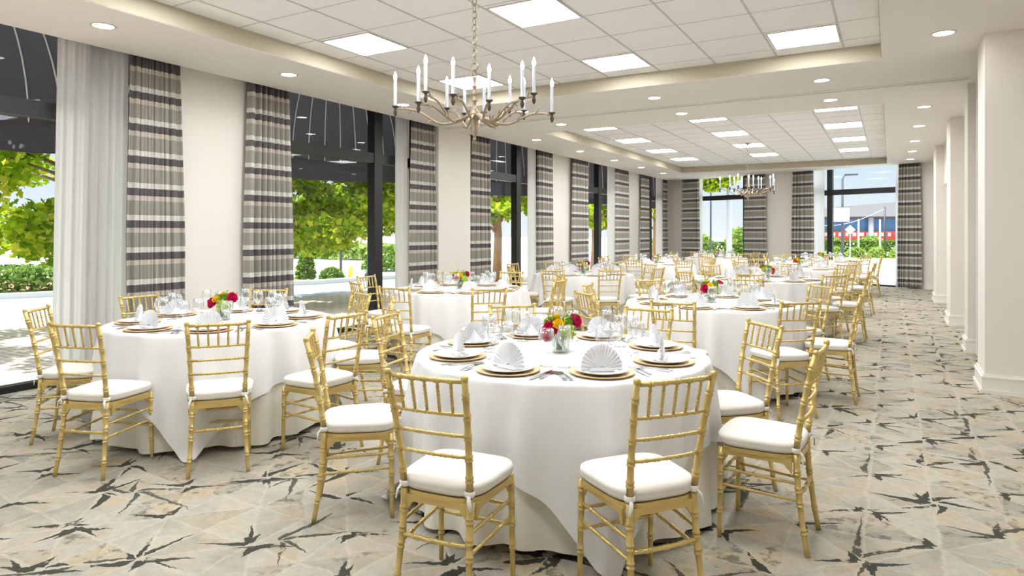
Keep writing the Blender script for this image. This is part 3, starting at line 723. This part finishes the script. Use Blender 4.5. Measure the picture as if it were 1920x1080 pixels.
# flowers
def rose_mesh(m, R=0.04, seed=1):
    rnd = random.Random(seed); mb = MB()
    for ring, (n, rr, h, op) in enumerate([(3, 0.28, 0.9, 0.1), (4, 0.5, 0.85, 0.25), (5, 0.72, 0.7, 0.5), (6, 0.92, 0.45, 0.8), (7, 1.0, 0.2, 1.1)]):
        for k in range(n):
            a = 2 * pi * (k + 0.5 * (ring % 2) + rnd.uniform(-0.1, 0.1)) / n; wv = 1.25 * 2 * pi / n / 2
            def pt(u, v, a=a, wv=wv, rr=rr, h=h, op=op):
                q = (u - 0.5) * 2; th = a + q * wv * (0.4 + 0.6 * sin(min(1, v * 1.2) * pi / 2))
                r_ = R * rr * (0.25 + 0.75 * v ** 0.7 + 0.18 * op * v ** 3 * (1 - q * q))
                return (r_ * cos(th), r_ * sin(th), R * (-0.55 + (h + 0.55) * v * (1 - 0.18 * q * q)) - R * 0.2 * op * v ** 4)
            mb.grid(pt, 6, 6)
    mb.lathe([(0, -0.6 * R), (0.5 * R, -0.5 * R), (0.75 * R, 0.0), (0.4 * R, 0.5 * R), (0, 0.6 * R)], 12)
    return me(mb, 'rose', m)
def cluster_mesh(m, R=0.045, n=60, seed=2, ps=0.011, squash=0.8):
    rnd = random.Random(seed); mb = MB()
    for k in range(n):
        z = rnd.uniform(-0.5, 1); a = rnd.uniform(0, 2 * pi); q = sqrt(1 - z * z); d = Vector((q * cos(a), q * sin(a), z * squash)); c_ = d * R * rnd.uniform(0.85, 1.05)
        M_ = Matrix.Translation(c_) @ d.to_track_quat('Z', 'Y').to_matrix().to_4x4() @ Matrix.Rotation(rnd.uniform(0, 6), 4, 'Z')
        for p in range(4):
            b = p * pi / 2; e_ = Vector((cos(b), sin(b), 0)); g_ = Vector((-sin(b), cos(b), 0))
            mb.add([(0, 0, 0), e_ * ps * 0.6 + g_ * ps * 0.5 + Vector((0, 0, ps * 0.2)), e_ * ps * 1.1 + Vector((0, 0, ps * 0.35)), e_ * ps * 0.6 - g_ * ps * 0.5 + Vector((0, 0, ps * 0.2))], [(0, 1, 2, 3)], M_)
    mb.lathe([(0, -0.5 * R), (0.7 * R, -0.3 * R), (0.85 * R, 0.1 * R), (0.6 * R, 0.55 * R), (0, 0.8 * R)], 12)
    return me(mb, 'hydrangea', m)
def sprig_mesh(m, seed=3, L=0.11, n=13, ls=0.018):
    rnd = random.Random(seed); mb = MB(); mb.tube([(0, 0, 0), (0.004, 0, L * 0.5), (0.012, 0.004, L)], [0.0018, 0.0014, 0.0006], 5)
    for k in range(n):
        t = 0.25 + 0.75 * k / n; a = rnd.uniform(0, 6.28); b = Vector((0.012 * t, 0, L * t)); d = Vector((cos(a), sin(a), rnd.uniform(0.3, 1.1))).normalized(); s_ = d.cross(Vector((0, 0, 1))).normalized() * ls * 0.32
        mb.add([b, b + d * ls * 0.5 + s_, b + d * ls, b + d * ls * 0.5 - s_], [(0, 1, 2, 3)])
    return me(mb, 'foliage', m)
ROSEM, ROSEY, ROSEO = rose_mesh(MMAG, 0.037, 1), rose_mesh(MYEL, 0.028, 2), rose_mesh(MORG, 0.034, 3)
HYD, HYDG = cluster_mesh(MHYD), cluster_mesh(MGRN, 0.03, 60, 5, 0.009)
SPR, SPRY = sprig_mesh(MGRN, 3), sprig_mesh(MYEL, 4, 0.10, 18, 0.011)
VASEM = me(MB().lathe([(0, 0.004), (0.043, 0.004), (0.047, 0.0), (0.049, 0.012), (0.05, 0.118), (0.0485, 0.118), (0.0465, 0.014), (0, 0.010)], 28), 'vase', MVASE)
def stems_mesh():
    rnd = random.Random(9); mb = MB()
    for k in range(22):
        a, b = rnd.uniform(0, 6.28), rnd.uniform(0, 6.28); r1, r2 = rnd.uniform(0.01, 0.036), rnd.uniform(0.005, 0.04)
        mb.tube([(r1 * cos(a), r1 * sin(a), 0.013), (r2 * cos(b), r2 * sin(b), 0.125)], 0.0022, 5)
    return me(mb, 'stems', MSTEM)
STEMS = stems_mesh()
def centrepiece(x, y, rz, label, kind):
    t = thing('flower_centrepiece', label, 'flowers', (x, y, TZ + 0.005), rz, 'flower centrepieces on the tables')
    def p(nm, me_, loc, rot=(0, 0, 0), s_=1.0):
        o = obj(nm, me_, parent=t); o.location = loc; o.rotation_euler = rot; o.scale = (s_,) * 3; return o
    p('vase', VASEM, (0, 0, 0)); p('stems', STEMS, (0, 0, 0))
    big = {0: (ROSEM, ROSEM), 1: (ROSEM, ROSEM), 2: (ROSEO, ROSEM), 3: (ROSEO, ROSEO)}[kind]
    p('rose', big[0], (-0.062, -0.045, 0.135), (0.95, -0.6, 0), 1.12); p('rose', big[1], (0.082, 0.0, 0.175), (0.5, 0.85, 0), 1.05)
    if kind in (0, 3): p('rose', big[0], (-0.075, -0.02, 0.10), (1.1, -0.8, 0), 0.95)
    p('yellow_flower', ROSEY, (-0.018, -0.055, 0.165), (0.8, -0.1, 0), 1.0)
    p('yellow_flower', ROSEY, (-0.025, 0.03, 0.19), (-0.2, -0.3, 0), 0.9)
    p('hydrangea', HYD, (0.035, -0.045, 0.12), (0.8, 0.4, 0), 1.0); p('hydrangea', HYD, (0.0, 0.05, 0.14), (-0.6, 0, 0), 1.0)
    p('hydrangea', HYDG, (0.04, -0.01, 0.175), (0.3, 0.3, 0), 1.1); p('hydrangea', HYDG, (-0.06, 0.02, 0.165), (0, -0.4, 0), 1.1)
    rnd = random.Random(int(x * 100) + 5)
    for k in range(7):
        a = rnd.uniform(0, 6.28); p('foliage', SPR if k % 3 else SPRY, (0.03 * cos(a), 0.03 * sin(a), 0.12), (rnd.uniform(0.1, 0.9) * -sin(a), rnd.uniform(0.1, 0.9) * cos(a), 0), 1.0)

chair0 = build_chair(); table0 = table_proto(); first_c = first_t = True
first_g = {GOB.name: True, WIN_.name: True}
fl_desc = ['pink roses with yellow and green flowers in a clear vase on %s', ]
for ti, (tx, ty, ph, seats) in enumerate(TABLES):
    t = table0 if first_t else copy_tree(table0); first_t = False
    t.location = (tx, ty, 0); tag(t, 'round folding table hidden under its cloths, %s' % ph, 'table', 'round banquet tables')
    k = ti % 3
    for nm, m_, lab in (('tablecloth', CL[k][0], 'white square top cloth draped over %s'), ('tablecloth', CL[k][1], 'ivory floor-length under cloth on %s')):
        o = obj(nm, m_, loc=(tx, ty, 0)); tag(o, lab % ph, 'tablecloth', 'white top cloths' if 'square' in lab else 'ivory under cloths')
        if ti > 2: o.rotation_euler.z = radians((ti * 37) % 90 - 20) if 'ivory' in lab and False else 0
    centrepiece(tx, ty, [0.52, 0.2, 0.9, 0.45, 0.7, 2.6, 0.8, 0.3, 1.9, 2.5][ti], ('magenta, yellow and lime flowers in a glass vase on %s' if ti not in (5, 7, 8, 9) else 'coral and green flowers in a glass vase on %s') % ph, [0, 1, 2, 1, 2, 3, 2, 3, 3, 3][ti])
    used = set()
    for az, spec in seats.items():
        sw = side_word(tx, ty, az)
        if spec is None:
            d = 1.0 + 0.06 * sin(az * 1.7 + ti); a = radians(az + 4 * sin(az + ti)); spec = (tx + d * cos(a), ty + d * sin(a), az + 180 + 7 * sin(3 * az + ti))
        ch = chair0 if first_c else copy_tree(chair0); first_c = False
        ch.location = (spec[0], spec[1], 0); ch.rotation_euler = (0, 0, radians(spec[2] - 90))
        tag(ch, 'gold chair with ivory cushion at the %s of %s' % (sw, ph), 'chair', 'gold banquet chairs around the round tables')
        # one place setting in front of the seat
        a = radians(az); er = Vector((cos(a), sin(a))); el = Vector((-sin(a), cos(a)))
        jr = random.Random(ti * 100 + az)
        zt = TZ + 0.005
        def at(r_, l_): q = er * r_ + el * l_; return (tx + q.x, ty + q.y)
        rz = a + pi / 2     # local +y points to the table centre, local +x to the sitter's right
        def put(nm, m_, r_, l_, z_, rot, lab, cat, grp):
            x_, y_ = at(r_, l_); o = obj(nm, m_, loc=(x_, y_, z_)); o.rotation_euler = (0, 0, rot); tag(o, lab, cat, grp); return o
        where = 'at %s of %s' % (sw, ph)
        put('charger_plate', CHG, 0.585, 0, zt, 0, 'round gold charger plate %s' % where, 'charger plate', 'gold charger plates')
        put('dinner_plate', PLT, 0.585, 0, zt + 0.0065, 0, 'white dinner plate on its charger %s' % where, 'plate', 'white dinner plates')
        put('napkin', NAP, 0.585, 0, zt + 0.0125, rz + jr.uniform(-0.35, 0.35), 'white fan-folded napkin on the plate %s' % where, 'napkin', 'fan-folded napkins')
        # el is the sitter's left when he faces the centre... the sitter's right is -el rotated: right = (sin a, -cos a) mirrored
        for nm, proto, mesh_, r_, l_ in (('water_goblet', GOB, GOBM, 0.40, 0.10), ('wine_glass', WIN_, WINM, 0.36, 0.19)):
            x_, y_ = at(r_ + jr.uniform(-0.02, 0.02), l_ + jr.uniform(-0.015, 0.015))
            if ti < 4:
                o = proto if first_g[proto.name] else copy_tree(proto); first_g[proto.name] = False
                o.location = (x_, y_, zt)
            else: o = obj(nm, mesh_, loc=(x_, y_, zt))
            tag(o, ('stemmed water goblet %s' if nm[1] == 'a' else 'tall narrower wine glass %s') % where, 'glass', 'water goblets' if nm[1] == 'a' else 'wine glasses')
        if ti < 6:
            put('fork', FORK, 0.59, -0.185, zt, rz + jr.uniform(-.05, .05), 'silver fork next to the charger %s' % where, 'fork', 'silver forks')
            put('knife', KNIFE, 0.59, 0.185, zt, rz + jr.uniform(-.05, .05), 'silver knife next to the charger %s' % where, 'knife', 'silver knives')
        if ti < 4:
            put('fork', FORK, 0.585, -0.212, zt, rz + jr.uniform(-.05, .05), 'outer silver fork %s' % where, 'fork', 'silver forks')
            put('spoon', SPOON, 0.58, 0.212, zt, rz + jr.uniform(-.05, .05), 'silver spoon %s' % where, 'spoon', 'silver spoons')

# ------------------------------------------------------------------ chandeliers
CUPS = [(280, 640, 0.0), (478, 605, -0.28), (540, 515, -0.34), (722, 655, 0.42), (775, 540, -0.42), (873, 700, 0.54), (1040, 690, 0.50), (1085, 590, -0.30), (1262, 650, 0.40), (1368, 565, -0.34), (1382, 675, 0.22), (1468, 530, -0.28), (1622, 695, 0.05)]
def chandelier():
    zb = 2.33; t = thing('chandelier', 'bronze branch chandelier with lit candle lamps, hanging nearest over the front tables', 'chandelier', (-2.75, 4.21, zb), 0, 'candle chandeliers')
    Zc = 2.75 * sin(YAW) + 4.21 * cos(YAW)
    RV, FV = Vector((cos(YAW), sin(YAW), 0)), Vector((-sin(YAW), cos(YAW), 0))
    kid('body', MB().lathe([(0, -0.205), (0.010, -0.20), (0.014, -0.18), (0.008, -0.165), (0.018, -0.15), (0.03, -0.12), (0.022, -0.10), (0.036, -0.07), (0.026, -0.05), (0.034, -0.035), (0.045, 0.0), (0.038, 0.03), (0.014, 0.05), (0.012, 0.10), (0.022, 0.105), (0.022, 0.112), (0.01, 0.12), (0.013, 0.15), (0.024, 0.165), (0.012, 0.18), (0.016, 0.21), (0.022, 0.215), (0.01, 0.225), (0.013, 0.27), (0.02, 0.28), (0.01, 0.29), (0, 0.292)], 18), MBRZ, t, True)
    ch = MB(); z = 0.315; i = 0
    while zb + z < ZT - 0.05:
        r_, big = (0.030, 1.0) if i < 2 else (0.019, 1.5)
        pts = []
        for k in range(13):
            a = 2 * pi * k / 12; u_, v_ = r_ * cos(a), r_ * big * sin(a)
            pts.append((u_, 0, z + v_) if i % 2 else (0, u_, z + v_))
        ch.tube(pts, 0.0048, 6, cap=False); z += r_ * big * 1.72; i += 1
    kid('chain', ch, MBRZ, t, True)
    kid('canopy', MB().lathe([(0, ZT - zb - 0.055), (0.012, ZT - zb - 0.05), (0.02, ZT - zb - 0.03), (0.062, ZT - zb - 0.008), (0.066, ZT - zb), (0, ZT - zb)], 20), MBRZ, t, True)
    rnd = random.Random(4)
    for n_, (cx, cy, dep) in enumerate(CUPS):
        Z_ = Zc + dep; px = 680 + cx / 4.571; py = 60 + cy / 4.571
        lat = (px - 960) / 1235 * Z_ - (-2.75 * cos(YAW) + 4.21 * sin(YAW)); zc = EYE + (437 - py) * Z_ / 1235 - zb
        zc = min(max(zc, 0.02), 0.14)
        c_ = RV * lat + FV * dep; d = Vector((c_.x, c_.y, 0)); dn = d.normalized(); sd = Vector((-dn.y, dn.x, 0)); w1 = rnd.uniform(-0.05, 0.05)
        P_ = [dn * 0.03 + Vector((0, 0, 0.0)), dn * (0.14) + sd * w1 * 0.5 + Vector((0, 0, -0.05)), d * 0.45 + sd * w1 + Vector((0, 0, -0.06)), d * 0.72 + sd * w1 * 0.6 + Vector((0, 0, zc * 0.5)), d * 0.9 + sd * w1 * 0.2 + Vector((0, 0, zc * 0.75)), c_ + Vector((0, 0, zc - 0.02))]
        sm = []
        for q in range(len(P_) - 1):
            p0, p1, p2, p3 = P_[max(q - 1, 0)], P_[q], P_[q + 1], P_[min(q + 2, len(P_) - 1)]
            for s_ in range(6):
                f = s_ / 6.0; sm.append(0.5 * ((2 * p1) + (p2 - p0) * f + (2 * p0 - 5 * p1 + 4 * p2 - p3) * f * f + (3 * p1 - p0 - 3 * p2 + p3) * f ** 3))
        sm.append(P_[-1]); m = MB(); m.tube(sm, [0.013 - 0.008 * i_ / len(sm) for i_ in range(len(sm))], 8)
        for q in (8, 14, 20, 24):
            b = sm[q]; e_ = b + dn * 0.035 + sd * rnd.choice((-0.03, 0.03)) + Vector((0, 0, rnd.choice((-0.03, 0.035)))); m.tube([b, (b + e_) / 2 + Vector((0, 0, 0.006)), e_], [0.005, 0.0045, 0.002], 6)
        kid('arm', m, MBRZ, t, True)
        cc = (c_.x, c_.y, zc)
        cp = kid('candle_cup', MB().lathe([(0, -0.075), (0.006, -0.072), (0.013, -0.055), (0.015, -0.04), (0.008, -0.022), (0.012, -0.012), (0.027, 0.0), (0.028, 0.004), (0.014, 0.004), (0, 0.004)], 14, cc), MDBR, t, True)
        cd = kid('candle', MB().lathe([(0.0125, 0.004), (0.0125, 0.195), (0.009, 0.2), (0, 0.2)], 12, cc), MCAN, t, True)
        kid('bulb', MB().lathe([(0.006, 0.199), (0.013, 0.212), (0.0145, 0.226), (0.010, 0.244), (0.004, 0.262), (0, 0.268)], 12, cc), MBULB, cd, True)
    return t
ch1 = chandelier()
ch2 = copy_tree(ch1); ch2.location = (-2.70, 15.0, 2.33); ch2.rotation_euler.z = radians(0); ch2['label'] = 'bronze branch chandelier with lit candle lamps, hanging far off before the end windows'

# ------------------------------------------------------------------ outside: ground
struct('sidewalk', bx(-11.6, -14, -0.2, XW - 0.12, 60, -0.03), MBRICK)
EDGE = [(-30, -20), (-20.5, 0), (-17.0, 7.9), (-14.4, 13.7), (-13.8, 18), (-13.8, 60)]
struct('road', MB().prism([(-11.6, -20), (-11.6, 60)] + EDGE[::-1], -0.25, -0.06), MROAD)
struct('curb', MB().prism(EDGE[:5] + [(x - 0.28, y + 0.1) for x, y in EDGE[:5]][::-1], -0.2, 0.06), MCONC)
struct('planting_bed', MB().prism([(x - 0.28, y + 0.1) for x, y in EDGE[:4]] + [(-17, 14.5), (-25, 8), (-36, -20)], -0.2, 0.03), MMULCH)
struct('parking_lot', MB().prism([(-160, -60), (-30, -60), (-30, -20)] + EDGE[1:] + [(-13.8, 200), (-160, 200)], -0.25, -0.08), MLOT)
c = MB(); c.prism([(-13.8, 60), (-13.8, 200), (160, 200), (160, 10), (3, 10), (3, 19.5), (0.85, 19.95), (-6.9, 22.9), (-11.6, 22.9), (-11.6, 60)], -0.25, -0.05)
struct('forecourt', c, MLOT)
struct('verge', bx(-9, 43.0, -0.2, 8, 56, 0.0), MGRASS)

# awnings over the side windows
for i, (yc, hw, wd) in enumerate([(2.3, 2.15, 'first'), (7.05, 1.95, 'second'), (11.75, 1.85, 'third'), (16.5, 1.95, 'fourth'), (21.0, 1.7, 'last')]):
    t = thing('awning', 'dark domed canvas awning with pale ribs outside the %s side window' % wd, 'awning', (XW - 0.26, yc, 2.3), 0, 'domed awnings over the side windows')
    H0, HH, DP = 0.32, 1.75, 1.25
    def shell(u, v):
        a = pi * u; r_ = cos(v * pi / 2) ; z = H0 + HH * sin(v * pi / 2)
        return (-DP * sin(a) * r_, -hw * cos(a) * r_, z)
    m = MB().grid(shell, 49, 14); kid('canopy', m, MAWN, t, True)
    m = MB().grid(lambda u, v: (-(DP + 0.005) * sin(pi * u), -hw * cos(pi * u), H0 * v + 0.02 * (1 - v) * sin(u * 60) * 0.3), 49, 3); kid('valance', m, MAWN, t, True)
    for k in range(1, 20):
        u = k / 20.0; m = MB().tube([Vector(shell(u, q / 12.0)) * 0.992 for q in range(12)], 0.009, 6); kid('rib', m, MRIB, t, True)
    m = MB().tube([(-(DP - .01) * sin(pi * q / 24), -(hw - .01) * cos(pi * q / 24), H0) for q in range(25)], 0.009, 6); kid('hoop', m, MDBR, t, True)

# trees and shrubs
def leaf(mb, c_, d, s_, rnd):
    n = Vector((rnd.gauss(0, 1), rnd.gauss(0, 1), rnd.gauss(0.6, 1))).normalized(); a = n.orthogonal().normalized(); b = n.cross(a); th = rnd.uniform(0, 6.28)
    a, b = a * cos(th) + b * sin(th), b * cos(th) - a * sin(th)
    pts = [(0, -1), (0.45, -0.55), (1.0, -0.25), (0.5, 0.1), (0.55, 0.6), (0, 1.1), (-0.55, 0.6), (-0.5, 0.1), (-1.0, -0.25), (-0.45, -0.55)]
    mb.add([c_ + a * p * s_ + b * q * s_ for p, q in pts], [tuple(range(10))])
def foliage(blobs, n, s_, m, seed):
    rnd = random.Random(seed); mb = MB(); tot = sum(b[3] ** 2 for b in blobs)
    for (x, y, z, r_, sq) in blobs:
        for k in range(int(n * r_ * r_ / tot)):
            d = Vector((rnd.gauss(0, 1), rnd.gauss(0, 1), rnd.gauss(0, 1))).normalized() * (rnd.random() ** 0.45) * r_; d.z *= sq
            leaf(mb, Vector((x, y, z)) + d, d, s_ * rnd.uniform(0.7, 1.25), rnd)
    return mb
def tree(x, y, h, R, zb, n, label, seed, ls=0.10, m=None, group='young street trees along the sidewalk', blobs=None, dy=0.0):
    t = thing('street_tree', label, 'tree', (x, y, -0.03), 0, group); rnd = random.Random(seed)
    kid('trunk', MB().tube([(0, 0, 0), (0.03, 0.02, h * 0.3), (-0.02, 0.03, h * 0.6), (0.02, 0, h * 0.9)], [0.15, 0.12, 0.09, 0.03], 10), MBARK, t, True)
    if blobs is None:
        blobs = []
        for k in range(56):
            a = rnd.uniform(0, 6.28); q = rnd.random() ** 1.3; z = zb + (h - zb) * q; rr = R * sqrt(rnd.random()) * (1.0 if q < 0.6 else 1.5 * (1.27 - q)); br = rnd.uniform(0.5, 0.8) * min(R, 2.4) / 2.4
            blobs.append((min(rr * cos(a), -8.45 - br - x), rr * sin(a) + dy, z, br, 0.5))
    for k, b in enumerate(blobs[:12]):
        z0 = max(h * 0.28, b[2] - 0.7); kid('branch', MB().tube([(0, 0, z0), (b[0] * 0.5, b[1] * 0.5, (z0 + b[2]) / 2 + 0.08), (b[0], b[1], b[2])], [0.05, 0.03, 0.012], 6), MBARK, t, True)
    kid('foliage', foliage(blobs, n, ls, m or MLEAF, seed), m or MLEAF, t)
tree(-10.5, 5.7, 4.0, 2.7, 1.3, 30000, 'yellow-green maple filling the first side window', 11, 0.06, dy=-0.9)
tree(-10.5, 8.4, 4.0, 2.7, 1.22, 32000, 'green maple filling the second side window', 12, 0.06, dy=1.7)
tree(-10.3, 17.0, 4.6, 1.75, 1.95, 8000, 'small maple with bare trunk seen in the third side window', 13, 0.095)
tree(-10.3, 24.5, 4.6, 1.7, 1.7, 5000, 'small maple seen in the fourth side window', 14, 0.1)
tree(-10.5, 33.0, 5.0, 1.7, 2.2, 2500, 'farthest young maple along the sidewalk', 15, 0.1)
tree(-7.6, 26.2, 6.0, 2.1, 3.0, 7000, 'maple with a branch hanging at the top of the left end window', 16, 0.09, blobs=[(1.25, -0.4, 3.5, 0.6, 0.6), (1.6, -0.2, 3.35, 0.5, 0.6), (2.0, -0.1, 3.45, 0.45, 0.5), (0.7, -0.3, 3.7, 0.8, 0.6), (2.3, 0.1, 3.7, 0.4, 0.5), (0, 0, 4.6, 1.2, 0.7), (1.3, -0.2, 4.0, 0.8, 0.6), (2.0, 0.1, 3.9, 0.6, 0.5)])
def shrub(x, y, rx, ry, h, label, seed, n=900, m=None, ls=0.06, name='shrub', group='clipped shrubs across the road'):
    rnd = random.Random(seed); t = thing(name, label, 'shrub', (x, y, 0), 0, group)
    mb = MB()
    for k in range(n):
        d = Vector((rnd.gauss(0, 1), rnd.gauss(0, 1), abs(rnd.gauss(0, 1)))).normalized() * rnd.uniform(0.75, 1.0)
        leaf(mb, Vector((d.x * rx, d.y * ry, d.z * h)), d, ls * rnd.uniform(0.7, 1.3), rnd)
    kid('foliage', mb, m or MLEAFD, t)
    st = MB(); [st.tube([(0.1 * cos(a_), 0.1 * sin(a_), 0), (rx * 0.6 * cos(a_), ry * 0.6 * sin(a_), h * 0.8)], [0.02, 0.008], 5) for a_ in (0, 1.3, 2.6, 3.9, 5.2)]
    kid('stems', st, MBARK, t)
def hedge(x0, y0, x1, y1, h, label, seed, n, m=None, ls=0.06, group='low hedges outside', z0=0.0):
    rnd = random.Random(seed); mb = MB()
    for k in range(n):
        x, y, z = rnd.uniform(x0, x1), rnd.uniform(y0, y1), rnd.uniform(z0, h) if rnd.random() < 0.6 else h
        leaf(mb, Vector((x, y, z + 0.04 * sin(x * 3 + y * 2))), None, ls * rnd.uniform(0.7, 1.3), rnd)
    o = obj('hedge', mb, m or MLEAFD); tag(o, label, 'hedge', group)
    return o
hd = hedge(-0.65, -6, 0.65, 6, 0.55, 'low clipped hedge across the road outside the first side window', 31, 9000); hd.location = (-18.7, 6.4, 0.03); hd.rotation_euler.z = radians(-24)
for k, (x, y, h, s_) in enumerate([(-22.6, 1.4, 1.1, 0.9), (-22.0, 4.6, 1.0, 0.9), (-20.9, 7.4, 1.2, 0.9), (-19.6, 10.2, 1.0, 0.8)]):
    shrub(x, y, s_, s_, h, 'leafy shrub behind the low hedge, %s from the left' % ORD[k].replace('nearest', 'first'), 50 + k, 1100, MLEAFD, 0.08, group='shrubs behind the low hedge')
shrub(-16.3, 13.4, 0.6, 0.5, 0.55, 'wide low shrub at the left edge of the second side window', 61)
shrub(-15.7, 14.5, 0.3, 0.3, 0.85, 'narrow upright shrub outside the second side window', 62, 700)
shrub(-15.0, 14.9, 0.38, 0.38, 0.38, 'small round shrub by the curb outside the second side window', 63, 700)
shrub(-17.6, 20.2, 0.9, 0.7, 0.5, 'wide shrub behind the lamp posts outside the second side window', 66, 1400, MLEAFD, 0.07)
hedge(-34, 27, -20, 29, 0.75, 'pale tree line beyond the parking lot outside the second side window', 64, 6000, MLEAFB, 0.12)
def pole(name, x, y, h, r_, m, label, cat='pole', arm=None, group=None):
    t = thing(name, label, cat, (x, y, -0.06), 0, group)
    kid('shaft', MB().tube([(0, 0, 0), (0, 0, h)], [r_, r_ * 0.8], 10), m, t, True)
    kid('footing', MB().lathe([(0, 0), (r_ * 2.2, 0), (r_ * 2.2, 0.12), (r_ * 1.2, 0.2), (0, 0.2)], 12), m, t)
    if arm:
        kid('arm', MB().tube([(0, 0, h - 0.05), (arm * 0.4, 0, h + 0.14), (arm, 0, h + 0.2)], 0.03, 6), m, t, True)
        kid('lamp_head', bx(arm - 0.1, -0.08, h + 0.16, arm + 0.5, 0.08, h + 0.24), m, t)
    return t
pole('lamp_post', -15.8, 16.1, 2.2, 0.05, MPOLE, 'short slim dark lamp post in the middle of the second side window', 'lamp post', group='lamp posts outside')
pole('lamp_post', -15.1, 16.7, 4.2, 0.075, MPOLE, 'taller dark lamp post left of the black mullion', 'lamp post', group='lamp posts outside')
bl = MB().tube([(0, 0, 0), (0, 0, 0.42)], 0.07, 12).lathe([(0.07, 0.42), (0.05, 0.46), (0, 0.47)], 12)
tag(obj('bollard', bl, mat('yellow_paint', srgb(240, 220, 60), 0.5), smooth=True, loc=(-14.8, 15.5, -0.08)), 'yellow bollard by the road outside the second side window', 'bollard')

# seen through the end windows
pole('utility_pole', -7.1, 30.5, 4.6, 0.045, MPOLE, 'thin dark pole in the far left end window', group='poles behind the end windows')
pole('sign_column', -5.4, 26.2, 4.6, 0.11, MPOLEG, 'thick pale grey column in the far left end window', 'column', group='columns outside the end windows')
pole('lamp_post', -2.1, 36.9, 4.2, 0.065, MPOLE, 'tall dark street lamp in the large end window', 'lamp post', arm=0.2, group='lamp posts outside')
bn = thing('banner', 'white street banner hung on the tall lamp in the large end window', 'banner', (-2.15, 36.75, 2.0))
kid('cloth', bx(-0.38, -0.01, 0, 0.38, 0.01, 0.70), MSIGN, bn)
kid('print', MB().box(-0.30, -0.014, 0.36, -0.05, -0.011, 0.6).box(0.04, -0.014, 0.26, 0.10, -0.011, 0.58).box(-0.3, -0.014, 0.08, 0.3, -0.011, 0.14), mat('faded_print', srgb(226, 196, 190), 0.6), bn)
kid('bracket', MB().tube([(-0.42, 0.0, 0.72), (0.42, 0.0, 0.72)], 0.012, 6), MPOLE, bn)
sg = thing('road_sign', 'pale diamond road sign on a post below the banner', 'sign', (-1.6, 33.7, 0))
kid('post', MB().tube([(0, 0, -0.05), (0, 0, 1.75)], 0.025, 8), MPOLEG, sg)
kid('plate', MB().prism([(-0.22, 0), (0, -0.22), (0.22, 0), (0, 0.22)], -0.008, 0.008), mat('sign_grey', srgb(214, 212, 204), 0.5), sg).matrix_local = Matrix.Translation((0, -0.04, 1.58)) @ Matrix.Rotation(pi / 2, 4, 'X')
for k, (x, y, h, lab) in enumerate([(-1.9, 50.8, 2.45, 'short grey pole in the middle of the large end window'), (-0.35, 51.7, 3.3, 'dark utility pole at the right of the large end window'), (-0.62, 50.5, 2.4, 'short pale pole beside the dark utility pole')]):
    pole('utility_pole', x, y, h, 0.07, MPOLE if k == 1 else MPOLEG, lab, group='poles behind the end windows')
for k, (x, r_) in enumerate([(-3.9, 0.45), (-2.9, 0.5), (-1.8, 0.55), (-0.7, 0.5), (0.4, 0.55)]):
    shrub(x, 43.8, r_, 0.5, 0.62, 'round yellow-green shrub, %s from the left in the large end window' % ORD[k].replace('nearest', 'first'), 70 + k, 900, MLEAFB, 0.07, group='shrubs in the large end window')
for k, (x, y, r_, h) in enumerate([(-4.2, 60, 0.9, 1.15), (-1.3, 60, 1.3, 1.2), (-11.3, 45, 1.3, 1.4), (-9.0, 46.5, 1.0, 1.85), (-14, 45.5, 1.4, 1.2)]):
    shrub(x, y, r_, 0.8, h, ['leafy bush before the arena at the left', 'wide leafy bush before the middle of the arena', 'wide bush in the left half of the far left end window', 'taller bush behind the grey column in the far left end window', 'farthest left bush behind the end windows'][k], 80 + k, 1500, MLEAFB, 0.1, group='bushes behind the end windows')
hedge(-10.5, 38.6, -5, 39.4, 0.85, 'low dark hedge in the far left end window', 90, 3500, MLEAFD, 0.07)
hedge(-5.5, 53.6, 2, 54.4, 0.85, 'long dark hedge in front of the arena', 91, 4000, MLEAFD, 0.08)
# the arena far behind
ar = thing('arena_building', 'long arena with blue glass front and red lettered band far beyond the end window', 'building', (6, 120, 0), radians(12))
MBLUE = mat('blue_glazing', srgb(70, 112, 158), 0.25, noise=0.25, nscale=0.25); MREDB = mat('red_banner', srgb(214, 84, 74), 0.6, noise=0.3, nscale=0.8)
kid('glass_front', bx(-22, 0.5, 0.2, 45, 20, 3.9), MBLUE, ar); kid('red_band', bx(-22, 0.1, 0.2, -5.2, 0.5, 1.75), MREDB, ar)
kid('roof', MB().add([(-24, -2, 4.0), (46, -2, 4.0), (46, 22, 4.0), (-24, 22, 4.0), (-24, -2, 4.7), (46, -2, 10.5), (46, 22, 10.5), (-24, 22, 4.7)], [(0, 3, 2, 1), (4, 5, 6, 7), (0, 1, 5, 4), (1, 2, 6, 5), (2, 3, 7, 6), (3, 0, 4, 7)]), mat('grey_roof', srgb(140, 139, 142), 0.7, noise=0.05), ar)
kid('fascia', bx(-23, -0.2, 3.6, 45, 0.6, 4.0), mat('dark_brown_fascia', srgb(86, 78, 84), 0.7, noise=0.2, nscale=1), ar)
for k in range(8):
    kid('pillar', MB().tube([(-16 + 7 * k, -0.6, 0), (-16 + 7 * k, -0.6, 3.9)], 0.4, 10), MPOLEG, ar, True)
for k in range(16):
    kid('letter', bx(-21.5 + 1.0 * k, 0.0, 0.95, -21.1 + 1.0 * k + 0.12 * (k % 3), 0.1, 1.5), MSIGN, ar)
wr = MB(); pts = [Vector((-5 + 4.65 * q / 12, 51.7, 2.0 + 1.1 * (q / 12) - 0.45 * sin(pi * q / 12))) for q in range(13)]; wr.tube(pts, 0.02, 5)
tag(obj('overhead_wire', wr, MPOLEG), 'sagging overhead wire running to the dark utility pole', 'wire')
